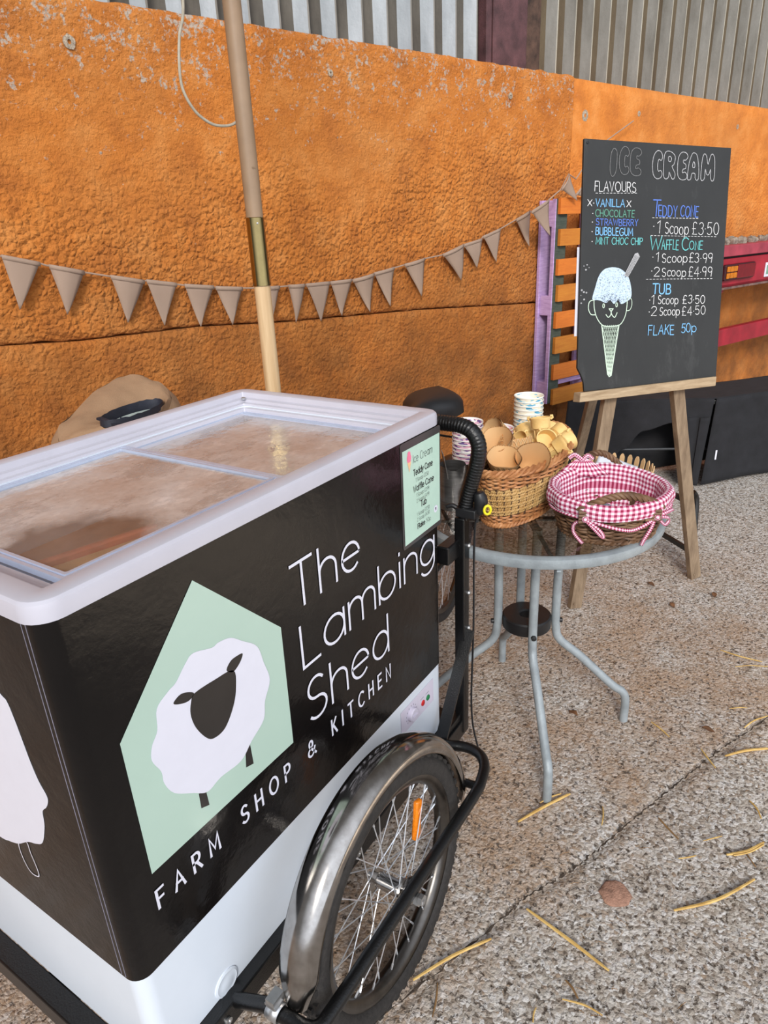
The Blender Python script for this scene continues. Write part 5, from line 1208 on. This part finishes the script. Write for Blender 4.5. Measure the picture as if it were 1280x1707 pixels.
tl = [(bl(.078, -.018, .186), (.10, .16, .97), 'pale wafer cone standing upright on top of the others in the big basket'),
      (bl(.030, .004, .156), (-.75, .35, .45), 'pale wafer cone lying at the left of the wafer heap'),
      (bl(.050, -.035, .158), (-.60, -.50, .55), 'pale wafer cone with its mouth towards the viewer in the wafer heap'),
      (bl(.118, -.042, .156), (.80, -.45, .35), 'pale wafer cone lying at the right of the wafer heap'),
      (bl(.030, -.074, .146), (.35, -.70, .58), 'pale wafer cone lowest at the front of the wafer heap'),
      (bl(.090, -.072, .146), (.85, -.42, .25), 'pale wafer cone lying against the front right wall of the big basket'),
      (bl(.110, .030, .150), (.55, .5, .6), 'pale wafer cone behind the heap near the back wall of the big basket'),
      (bl(.165, -.010, .142), (.7, .1, .6), 'pale wafer cone at the far end of the big basket')]
for q, (p, ax, lab) in enumerate(tl):
    o = teddy_mesh(place(p-Vector(ax).normalized()*.03, ax, q*.9+.3)).build('wafer_cone', M_wafer, None, angle=45); tag(o, lab, 'ice cream cone', 'wafer cones in the big basket')
# crumpled paper under the cones so they rest on something
k = NT('brown_paper'); k.set(srgb(150, 112, 74), .9); M_bpaper = k.m
mb = MB(); mb.loops([[oval(BC, bdims(.08)[0]*s, bdims(.08)[1]*s, BA, 2*pi*i/48, -.006*s, z+.006*noise.noise(Vector((i*.8, s*7, 0)))) for i in range(48)] for s, z in ((1, .085), (.8, .108), (.5, .116), (.2, .118))], False, True)
o = mb.build('packing_paper', M_bpaper, None); tag(o, 'brown packing paper under the cones in the big basket', 'paper')

# ================================================================ paper tubs in three stacks
def cup_mat(name, cols, base, zlo, zhi, f1):
    k = NT(name); s = k.n('SeparateXYZ'); k.l(k.co('Object'), s.inputs[0])
    at = k.math('ARCTAN2', s.outputs[1], s.outputs[0])
    cmb = k.n('CombineXYZ'); k.l(k.math('MULTIPLY', at, f1), cmb.inputs[0]); k.l(k.math('MULTIPLY', s.outputs[2], 260), cmb.inputs[1])
    oi = k.n('ObjectInfo'); k.l(k.math('MULTIPLY', oi.outputs['Random'], 9), cmb.inputs[2])
    v = k.n('TexVoronoi'); v.inputs['Scale'].default_value = 1.0; k.l(cmb.outputs[0], v.inputs[0])
    sc_ = k.n('SeparateColor'); k.l(v.outputs['Color'], sc_.inputs[0])
    cr_ = k.ramp(sc_.outputs[0], cols); cr_.node.color_ramp.interpolation = 'CONSTANT'
    r2 = k.math('ADD', k.math('POWER', s.outputs[0], 2.0), k.math('POWER', s.outputs[1], 2.0))
    band = k.math('MULTIPLY', k.math('GREATER_THAN', s.outputs[2], zlo), k.math('LESS_THAN', s.outputs[2], zhi))
    k.set(k.mix(band, base, cr_), .5); return k.m
cw = srgb(238, 236, 232)
M_cupP = cup_mat('tub_purple_print', [(0, srgb(104, 76, 138)), (.20, srgb(236, 186, 200)), (.46, cw), (.72, srgb(222, 176, 198)), (.90, srgb(120, 96, 154)), (1, cw)], cw, .040, .0545, 3.2)
M_cupB = cup_mat('tub_blue_print', [(0, srgb(84, 160, 196)), (.16, srgb(238, 232, 212)), (.55, srgb(238, 222, 198)), (.66, srgb(240, 238, 226)), (.93, srgb(120, 184, 208)), (1, cw)], srgb(240, 238, 226), .042, .0545, 3.0)
def cup_proto(name, mat, R1, H):
    mb_ = MB(); t = H/.06
    mb_.lathe([(0, .004), (R1*.76, .004), (R1*.76, 0), (R1*.785, 0), (R1*.955, H-.005), (R1, H-.004), (R1*1.01, H-.0015), (R1, H), (R1*.965, H-.001), (R1*.935, H-.003), (R1*.745, .006), (0, .006)], (0, 0, 0), seg=36)
    return mb_.build(name, mat, None, angle=40)
def stack(x, y, n, mat, R1, H, dz, lab, grp, lean=(0, 0)):
    first = None
    for i in range(n):
        if first is None: first = cup_proto('paper_tub', mat, R1, H); o = first
        else: o = first.copy(); COL.objects.link(o)
        o.location = (x+lean[0]*i, y+lean[1]*i, TZ+.0005+dz*i); o.rotation_euler = (0, 0, random.uniform(0, 6.28))
        tag(o, lab(i, n), 'paper cup', grp)
ords = ['bottom', 'second', 'third', 'fourth', 'fifth', 'sixth', 'seventh', 'eighth', 'ninth', 'tenth', 'eleventh', 'twelfth', 'thirteenth', 'fourteenth', 'fifteenth', 'sixteenth', 'seventeenth']
def labf(desc):
    def f(i, n): return ('topmost ' if i == n-1 else 'bottom ' if i == 0 else ords[i]+' from bottom ') + ('paper tub ' if i in (0, n-1) else 'paper tub ') + desc
    return f
stack(1.352, .143, 15, M_cupP, .0435, .058, .0112, labf('in the purple-striped stack beside the steel jug'), 'tubs in the purple stack by the jug')
stack(1.475, .103, 11, M_cupP, .0445, .058, .0112, labf('in the purple-striped stack behind the waffle cones'), 'tubs in the purple stack behind the waffle cones')
stack(1.600, .060, 16, M_cupB, .0440, .058, .0122, labf('in the tall blue-striped stack behind the basket'), 'tubs in the tall blue stack', (.0003, .0002))

# ================================================================ steel jug
k = NT('brushed_steel'); k.set(k.ramp(k.noise(14, 4, sc=(1, 1, 12)), [(.3, srgb(150, 147, 144)), (.7, srgb(186, 184, 182))]), .28, .9); M_ss = k.m
JX, JY = 1.238, .130; jd = Vector((-.35, -.94, 0)).normalized()
jug = thing('steel_jug', (JX, JY, TZ), 'stainless steel jug with a pouring lip on the table beside the freezer', 'jug')
mb = MB(); th0 = math.atan2(jd.y, jd.x); JH = .125
def jg(a, b, inset=0.0):
    th = th0 + 2*pi*a + pi; z = JH*b; r = .0365+.0015*sin(pi*b) - inset; dl = abs((a-.5))*2*pi
    sp = math.exp(-(dl/.30)**2)*max(0, (b-.38)/.62)**1.3
    z2 = z + (.012*sp if b > .99 else 0) - .020*math.exp(-((abs(dl-.75))/.4)**2)*(1 if b > .98 else 0)*.6
    return Vector((JX+(r+.020*sp)*cos(th), JY+(r+.020*sp)*sin(th), TZ+.001+z2))
mb.grid(lambda a, b: jg(a, b), 64, 16, True); mb.grid(lambda a, b: jg(a, 1-b*.97, .0018), 64, 16, True)
mb.grid(lambda a, b: Vector((JX+.0365*(1-b)*cos(2*pi*a), JY+.0365*(1-b)*sin(2*pi*a), TZ+.002)), 32, 2, True)
mb.build('body', M_ss, jug, angle=60)
mb = MB(); bd_ = -jd; mb.tube(cr([Vector((JX, JY, TZ+.10))+bd_*.038, Vector((JX, JY, TZ+.105))+bd_*.066, Vector((JX, JY, TZ+.07))+bd_*.072, Vector((JX, JY, TZ+.03))+bd_*.040], 6), .005, 8); mb.build('handle', M_ss, jug)
sc_o = thing('steel_scoop', (JX-.03, JY+.01, TZ+.02), 'flat steel spatula blade standing in the steel jug', 'spatula')
mb = MB(); mb.poly([(-.020, .0), (.020, .0), (.024, .10), (.006, .128), (-.024, .118)], Vector((JX-.012, JY+.004, TZ+.045)), Vector((.80, .60, 0)), Vector((-.16, .10, .95)).normalized(), .0016); mb.build('blade', M_ss, sc_o, smooth=False)

# ================================================================ gingham-lined brown basket
SB = (1.290, -.276, TZ+.001); SA = rad(-52); SH = .092
def sdims(z):
    t = max(0, min(1, z/SH)); return (.108+.030*t**.7, .100+.024*t**.7)
sb = thing('gingham_basket', (SB[0], SB[1], TZ), 'round brown willow basket with red gingham lining at the patio table edge', 'basket')
mb = MB(); ns = 26
for i in range(17): weave(mb, SB, SA, sdims, .004+i*.0054, ns, .0052, .0034, pi*(i % 2), wob=.005, per=5)
rope(mb, SB, SA, sdims, .003, 200, .0036, 30, 0, .004)
mb.build('willow_weave', M_dkw, sb)
mb = MB()
for i in range(ns): mb.tube([oval(SB, *sdims(z), SA, 2*pi*(i+.5)/ns, 0, z) for z in (.002, .03, .06, .092)], .003, 6)
mb.loops([[oval(SB, *sdims(z), SA, 2*pi*i/60, -.006, z) for i in range(60)] for z in (.09, .05, .004)], False, True); mb.build('stakes', M_cane, sb)
k = NT('red_gingham'); uvn = k.n('UVMap'); sx_ = k.n('SeparateXYZ'); k.l(uvn.outputs[0], sx_.inputs[0])
st1 = k.math('LESS_THAN', k.math('FRACT', sx_.outputs[0]), .5); st2 = k.math('LESS_THAN', k.math('FRACT', sx_.outputs[1]), .5)
sm = k.math('MULTIPLY', k.math('ADD', st1, st2), .5)
rmpn = k.ramp(sm, [(0, srgb(240, 234, 242)), (.5, srgb(212, 138, 164)), (1, srgb(148, 34, 72))])
k.set(rmpn, .9); k.bump(k.noise(300, 2), .0004); M_ging = k.m
LA, LB = sdims(SH); CK = .0118
def front(th): return math.exp(-((((th-FTH+pi) % (2*pi))-pi)/.62)**2)
FTH = math.atan2(-.30, -.62) - SA                    # towards the viewer
BTH = FTH + pi
def rimz(th):
    dbk = ((th-BTH+pi) % (2*pi))-pi
    return SH + .006 + .012*math.exp(-((dbk)/.8)**2) - .008*front(th)
prof = [(-.030, -.078), (-.020, -.050), (-.014, -.020), (-.013, .004), (-.008, .014), (.002, .018), (.011, .013), (.014, .002), (.014, -.006), (.0125, -.015), (.011, -.020)]
def lin(a, b):
    th = 2*pi*a; s = b*(len(prof)-1); i = min(int(s), len(prof)-2); t = s-i
    dr = prof[i][0]+(prof[i+1][0]-prof[i][0])*t; dz = prof[i][1]+(prof[i+1][1]-prof[i][1])*t
    wr = .0030*sin(th*9+2*sin(th*2))*min(1, abs(b-.45)*3) + .002*noise.noise(Vector((th*4, b*7, 1)))
    rz = rimz(th) if b > .15 else SH
    p = oval(SB, LA, LB, SA, th, dr+wr, rz+dz)
    p.z = max(p.z, TZ+.006); return p
cum = [0.0]
for p_, q_ in zip(prof, prof[1:]): cum.append(cum[-1]+math.hypot(q_[0]-p_[0], q_[1]-p_[1]))
def vlen(b):
    s_ = b*(len(prof)-1); i = min(int(s_), len(prof)-2); return cum[i]+(cum[i+1]-cum[i])*(s_-i)
mb = MB(); mb.grid(lin, 120, 41, True, uvs=lambda a, b: (a*round(2*pi*.128/CK), vlen(b)/CK)); 
mb.build('gingham_lining', M_ging, sb, angle=80)
mb = MB(); mb.grid(lambda a, b: oval(SB, (LA-.03)*(1-b), (LB-.03)*(1-b), SA, 2*pi*a, 0, .014+.004*noise.noise(Vector((cos(6.28*a)*(1-b)*5, sin(6.28*a)*(1-b)*5, 0)))), 48, 6, True, uvs=lambda a, b: ((1-b)*.1*cos(2*pi*a)/CK, (1-b)*.1*sin(2*pi*a)/CK)); mb.build('lining_floor', M_ging, sb)
# peak of gathered cloth at the back
pk = oval(SB, LA, LB, SA, BTH+.42, -.004, rimz(BTH)+.004)
vt = Vector((.48, -.88, 0)).normalized()
def peak(a, b):
    w = .062*(1-b)**.75+.006; x = (a-.5)*2*w; return pk+vt*x+Vector((0, 0, .034*b-.014*(1-b)))+Vector((-.83, -.55, 0))*(.016*(1-b)*(1-4*(a-.5)**2)+.004*sin(a*20)*(1-b))
mb = MB(); mb.grid(peak, 18, 8, uvs=lambda a, b: (a*.12/CK, b*.05/CK)); 
mb.tube(cr([pk+Vector((0, 0, .026)), pk+vt*-.02+Vector((0, 0, .042)), pk+vt*-.034+Vector((0, 0, .034))], 5), .0055, 6); mb.tube(cr([pk+Vector((0, 0, .026)), pk+vt*.012+Vector((0, 0, .040)), pk+vt*.026+Vector((-.0, 0, .030))], 5), .005, 6)
mb.build('gathered_peak', M_ging, sb, solid=.0015, angle=80)
# twisted handles, front and back
def handle(name, thc, lift, outw, half, rr_):
    mb_ = MB(); n = 70; base = []
    for i in range(n+1):
        t = i/n; th = thc + (t-.5)*2*half
        base.append(oval(SB, LA, LB, SA, th, outw*sin(pi*t)+.010, rimz(th)-.006+lift*sin(pi*t)**.8))
    for s in range(3):
        ph = 2*pi*s/3; pts = []
        for i, p in enumerate(base):
            tg = (base[min(i+1, n)]-base[max(i-1, 0)]).normalized(); x, y, _ = frame_from(tg); q = i*.42+ph
            pts.append(p+(x*cos(q)+y*sin(q))*rr_)
        mb_.tube(pts, rr_*.98, 6)
    return mb_.build(name, M_dkw, sb)
handle('carry_handle', BTH+.10, .050, -.004, .50, .0046)
handle('carry_handle', FTH+.10, .040, -.030, .72, .0052)
for dth in (-.48, .60):
    mb = MB(); c = oval(SB, LA, LB, SA, FTH+dth, .012, rimz(FTH+dth)-.016)
    for q in range(4): mb.tube([c+vt*(-.018)+Vector((0, 0, -.012+.008*q)), c+vt*.018+Vector((0, 0, -.010+.007*q))], .0036, 6)
    mb.build('handle_wrap', M_dkw, sb)
# ribbon ties and bows
def tie(pts, w=.0065):
    m_ = MB(); q = cr(pts, 6); n = len(q); vo = Vector((-.55, -.30, .5)).normalized()
    def f(a, b):
        i = min(int(round(b*(n-1))), n-1); tg = (q[min(i+1, n-1)]-q[max(i-1, 0)]).normalized(); sd = tg.cross(vo).normalized(); return q[i]+sd*w*(a-.5)*2*.6
    m_.grid(f, 3, n, uvs=lambda a, b: (a*1.5, b*n*.006/.006)); return m_
def on(th, z, r=.0): return oval(SB, *sdims(min(z, SH)), SA, th, .014+r, z)
tie_m = MB()
K1, K2 = FTH-.50, FTH+.66
segs = [[on(K1, .072), on(K1+.30, .062, .004), on(K1+.62, .050, .004), on(K2-.35, .050, .004), on(K2-.12, .064, .004), on(K2, .074)],
        [on(K1, .072), on(K1-.18, .055, .006), on(K1-.22, .03, .006), on(K1-.12, .008, .006), on(K1-.06, -.004+.008, .010)],
        [on(K1, .072, .004), on(K1+.14, .055, .010), on(K1+.26, .036, .012), on(K1+.30, .034, .012), on(K1+.24, .050, .010), on(K1+.02, .072, .004)],
        [on(K2, .074), on(K2-.08, .050, .008), on(K2-.16, .02, .010), on(K2-.18, .002, .012)],
        [on(K2, .074, .004), on(K2+.22, .066, .012), on(K2+.34, .050, .012), on(K2+.22, .046, .012), on(K2+.04, .070, .006)],
        [on(K2, .074, .004), on(K2+.20, .082, .010), on(K2+.40, .078, .010)],
        [on(K1, .072), on(K1-.4, .074), on(K1-.8, .072), on(K1-1.3, .072)], [on(K2, .076), on(K2+.5, .078), on(K2+1.0, .076)]]
for s_ in segs:
    o_ = tie(s_); base = len(tie_m.f); tie_m.add(o_.v, o_.f)
    for i in range(len(o_.f)): tie_m.uv[base+i] = o_.uv[i]
for K in (K1, K2): tie_m.lathe([(0, -.006), (.007, -.003), (.008, .002), (.006, .006), (0, .008)], on(K, .073, .004), (-.8, -.4, .3), 10)
tie_m.build('ribbon_tie', M_ging, sb, solid=.001, angle=80)
pk_o = thing('sweet_packet', (SB[0], SB[1], TZ+.02), 'pale blue cellophane packet inside the gingham-lined basket', 'packet')
M_blue = simple('blue_cellophane', srgb(150, 184, 200), .15, var=.4, scale=40, bump=.004, bscale=60)
mb = MB(); mb.grid(lambda a, b: Vector((SB[0]-.02+(a-.5)*.12, SB[1]-.0+(b-.5)*.11, TZ+.030+.035*sin(pi*a)*sin(pi*b)+.008*noise.noise(Vector((a*7, b*7, 2))))), 20, 20); mb.build('wrapper', M_blue, pk_o, solid=.002)

# ================================================================ little picket pot with napkins
PC = (1.520, -.220); PRR = .094
M_pick = simple('pale_wood', srgb(208, 172, 126), .7, var=.1, scale=30)
pp = thing('picket_pot', (PC[0], PC[1], TZ), 'round pot of pale pointed wooden pickets behind the gingham basket', 'pot')
mb = MB(); n = 30
pot = None
mb.lathe([(0, 0), (PRR-.004, 0), (PRR-.004, .012), (PRR-.008, .012), (PRR-.008, .004), (0, .004)], (*PC, TZ+.001), seg=40); mb.build('pot_base', M_pick, pp)
for i in range(n):
    a = 2*pi*i/n; c = Vector((PC[0]+PRR*cos(a), PC[1]+PRR*sin(a), TZ+.002)); U_ = Vector((-sin(a), cos(a), 0)); mb = MB(); h = .088
    mb.poly([(-.0068, 0), (.0068, 0), (.0068, h-.010), (.0035, h-.0025), (0, h), (-.0035, h-.0025), (-.0068, h-.010)], c, U_, Vector((cos(a)*.18, sin(a)*.18, 1)).normalized(), .0025); mb.build('picket', M_pick, pp, smooth=False)
nap = MB(); M_nap = simple('white_napkin', srgb(226, 230, 240), .85, var=.03)
nap.grid(lambda a, b: Vector((PC[0]+(a-.5)*.11+.01, PC[1]+(b-.5)*.11, TZ+.082+.012*sin(a*5+b*2)-.012*abs(b-.5))), 14, 14); o = nap.build('paper_napkin', M_nap, None, solid=.012); tag(o, 'white paper napkins stacked in the picket pot', 'napkin')

# ================================================================ tan canvas bag behind the freezer
M_tan = simple('tan_canvas', srgb(158, 126, 96), .9, var=.14, scale=7, bump=.0015)
M_navy = simple('navy_lining', srgb(34, 36, 48), .7, var=.2, bump=.002, bscale=40)
M_mesh = simple('pale_window', srgb(172, 182, 176), .4, var=.08)
bag = thing('canvas_bag', (.93, 1.12, 0), 'tan canvas bag with a navy lined opening, standing between freezer and wall', 'bag')
BGC = Vector((.935, 1.12, 0)); BGU = Vector((.96, .28, 0)).normalized(); BGV = Vector((-.28, .96, 0)).normalized()
def bagf(a, b):
    th = 2*pi*a; z = b; sx = .265*(1-.10*z) ; sy = .155*(1-.12*z); sq = lambda c, e: math.copysign(abs(c)**e, c)
    x, y = sx*sq(cos(th), .62), sy*sq(sin(th), .7)
    hgt = .938+.070*(x/.25)*1.0 + .045*(y/.155)
    wr = .010*noise.noise(Vector((th*2.2, z*5, 0)))
    if b > .93: k_ = (b-.93)/.07; x *= 1-.16*k_*k_; y *= 1-.16*k_*k_
    return BGC+BGU*(x*(1+wr*4))+BGV*(y*(1+wr*4))+Vector((0, 0, .004+hgt*z+wr*z))
mb = MB(); mb.grid(bagf, 64, 30, True)
top = [bagf(i/64, 1) for i in range(64)]; tcn = sum(top, Vector())/64
OC = tcn + BGU*-.015 - BGV*.070 + Vector((0, 0, -.004))
def lid_(a, b):
    p = bagf(a, 1); th = 2*pi*a; q = OC+BGU*(.135*cos(th))+BGV*(.060*sin(th))+Vector((0, 0, .012-.02*sin(th)*-1*0)); r = p.lerp(q, b); return r+Vector((0, 0, .012*sin(pi*b)+.006*noise.noise(Vector((th*3, b*4, 4)))))
mb.grid(lid_, 64, 8, True); mb.build('shell', M_tan, bag, angle=80)
mb = MB(); mb.grid(lambda a, b: OC+BGU*(.135-.020*b)*cos(2*pi*a)+BGV*(.060-.010*b)*sin(2*pi*a)+Vector((0, 0, .020*sin(pi*min(1, b*2))+.012-.13*max(0, b-.4)+.004*noise.noise(Vector((a*30, b*5, 0))))), 48, 10, True)
mb.build('navy_lining', M_navy, bag)
mb = MB(); mb.grid(lambda a, b: OC+BGU*.116*(1-b)*cos(2*pi*a)+BGV*.052*(1-b)*sin(2*pi*a)+Vector((0, 0, -.012+.015*(1-b))), 40, 4, True); wn_ = mb.build('pale_inner_panel', M_mesh, bag)
mb = MB(); mb.bar(OC+BGV*-.05+Vector((0, 0, -.002)), OC+BGV*.05+Vector((0, 0, .002)), .004, .004); mb.build('panel_seam', M_navy, wn_)
mb = MB(); mb.bar(OC-BGU*.125-BGV*.04+Vector((0, 0, .016)), OC-BGU*.105+BGV*.04+Vector((0, 0, .030)), .016, .006); mb.build('webbing_tab', M_navy, bag)

# ================================================================ straw, leaves and a stone on the concrete
k = NT('straw'); k.set(k.ramp(k.noise(30, 3), [(.3, srgb(186, 146, 76)), (.7, srgb(224, 190, 118))]), .6); M_straw = k.m
M_straw2 = simple('dark_straw', srgb(138, 104, 64), .8, var=.2)
where = ['touching the front foot of the patio table', 'lying short between the front table foot and the floor joint', 'lying long and diagonal below the floor joint, left of the stone', 'near the bottom of the picture below the long diagonal straw', 'short at the bottom edge beside the cart wheel side',
         'beside the front wheel, pointing at the tyre', 'long, to the right of the reddish stone', 'at the right edge, above the long straw beside the stone', 'short and tilted, farthest right below the joint', 'tiny, above and right of the stone', 'bent, right of the dark stalk below the joint', 'dark, just below the middle of the floor joint',
         'dark, crossing under the thick stalk at the right edge', 'dark, at the bottom beside the tyre', 'dark, pressed against the front tyre', 'dark, under the lower end of the long diagonal straw', 'below the right foot of the patio table', 'pale, level with the table foot at the right edge', 'short and pale, above the floor joint at right',
         'lying across the floor joint at right', 'long, just below the joint at the right edge', 'lying along the joint at the right edge', 'highest of the stalks at the right edge', '', 'short, behind the stalk touching the front table foot']
for i, (a, b_) in enumerate(STRAW):
    if i == 23: continue
    a, b_ = Vector((*a, .004)), Vector((*b_, .0045)); md_ = a.lerp(b_, .5)+Vector((random.uniform(-1, 1), random.uniform(-1, 1), 0))*.07*(b_-a).length; md_.z = .006
    big = i in (0, 2, 5, 6, 7, 20); r = .0036 if big else random.uniform(.0014, .0024)
    mb = MB(); q = cr([a, md_, b_], 6); mb.tube(q, [r*(.6+.4*sin(pi*j/(len(q)-1))+.15*random.random()) for j in range(len(q))], 6)
    if big:
        off = Vector((random.uniform(-.004, .004), random.uniform(-.004, .004), .001)); mb.tube([p+off for p in q[2:-1]], r*.6, 5)
    o = mb.build('straw_stalk', M_straw2 if i in (11, 13, 15, 12) else M_straw, None)
    tag(o, ('thick golden' if big else 'thin') + ' straw stalk ' + where[i], 'straw', 'loose straw on the floor')
# finer chaff nobody could count
mb = MB()
for i in range(420):
    x = random.uniform(.3, 3.0); y = random.uniform(-1.1, .1); 
    if math.hypot(x-1.7, y+.55) > 1.25: continue
    a = random.uniform(0, pi); l = random.uniform(.006, .028); d = Vector((cos(a), sin(a), 0))*l; p = Vector((x, y, .0012)); mb.tube([p, p+d*.5+Vector((0, 0, .002)), p+d], .0006, 4)
o = mb.build('chaff', M_straw2, None); o['kind'] = 'stuff'; o['label'] = 'fine chaff scattered over the concrete'; o['category'] = 'chaff'
M_stone = simple('red_stone', srgb(168, 128, 108), .9, var=.2, scale=60, bump=.003)
def lump(name, c, s, mat, lab, cat, grp=None, sq=.5):
    m_ = MB(); 
    def f(a, b):
        th, ph = 2*pi*a, pi*(b-.5); v = Vector((cos(th)*cos(ph), sin(th)*cos(ph), sin(ph)*sq)); return Vector(c)+v*s*(1+.28*noise.noise(v*2.2+Vector(c)*9))
    m_.grid(f, 20, 12, True); o = m_.build(name, mat, None); return tag(o, lab, cat, grp)
lump('stone', (.8599, -.4776, -.001), .034, M_stone, 'flat reddish stone set in the concrete in front of the cart wheel', 'stone', None, .22)
M_leaf = simple('dead_leaf', srgb(112, 76, 48), .85, var=.25)
lf_lab = ['small dead leaf right of the patio table', 'small dead leaf below the easel foot', 'small dead leaf right of the easel foot', 'small dead leaf near the floor joint at right', 'small dead leaf between table and easel foot']
for q, (x, y) in enumerate(((1.4208, -.1932), (2.3776, -.2097), (2.403, -.4494), (1.5437, -.565), (2.2419, -.3209))):
    m_ = MB(); an = random.uniform(0, 6); m_.grid(lambda a, b: Vector((x+cos(an)*.036*(a-.5)-sin(an)*.02*(b-.5)*sin(pi*a), y+sin(an)*.036*(a-.5)+cos(an)*.02*(b-.5)*sin(pi*a), .004+.006*abs(b-.5)+.003*sin(a*5))), 9, 5)
    tag(m_.build('dead_leaf', M_leaf, None, solid=.0008), lf_lab[q], 'leaf', 'dead leaves on the floor')
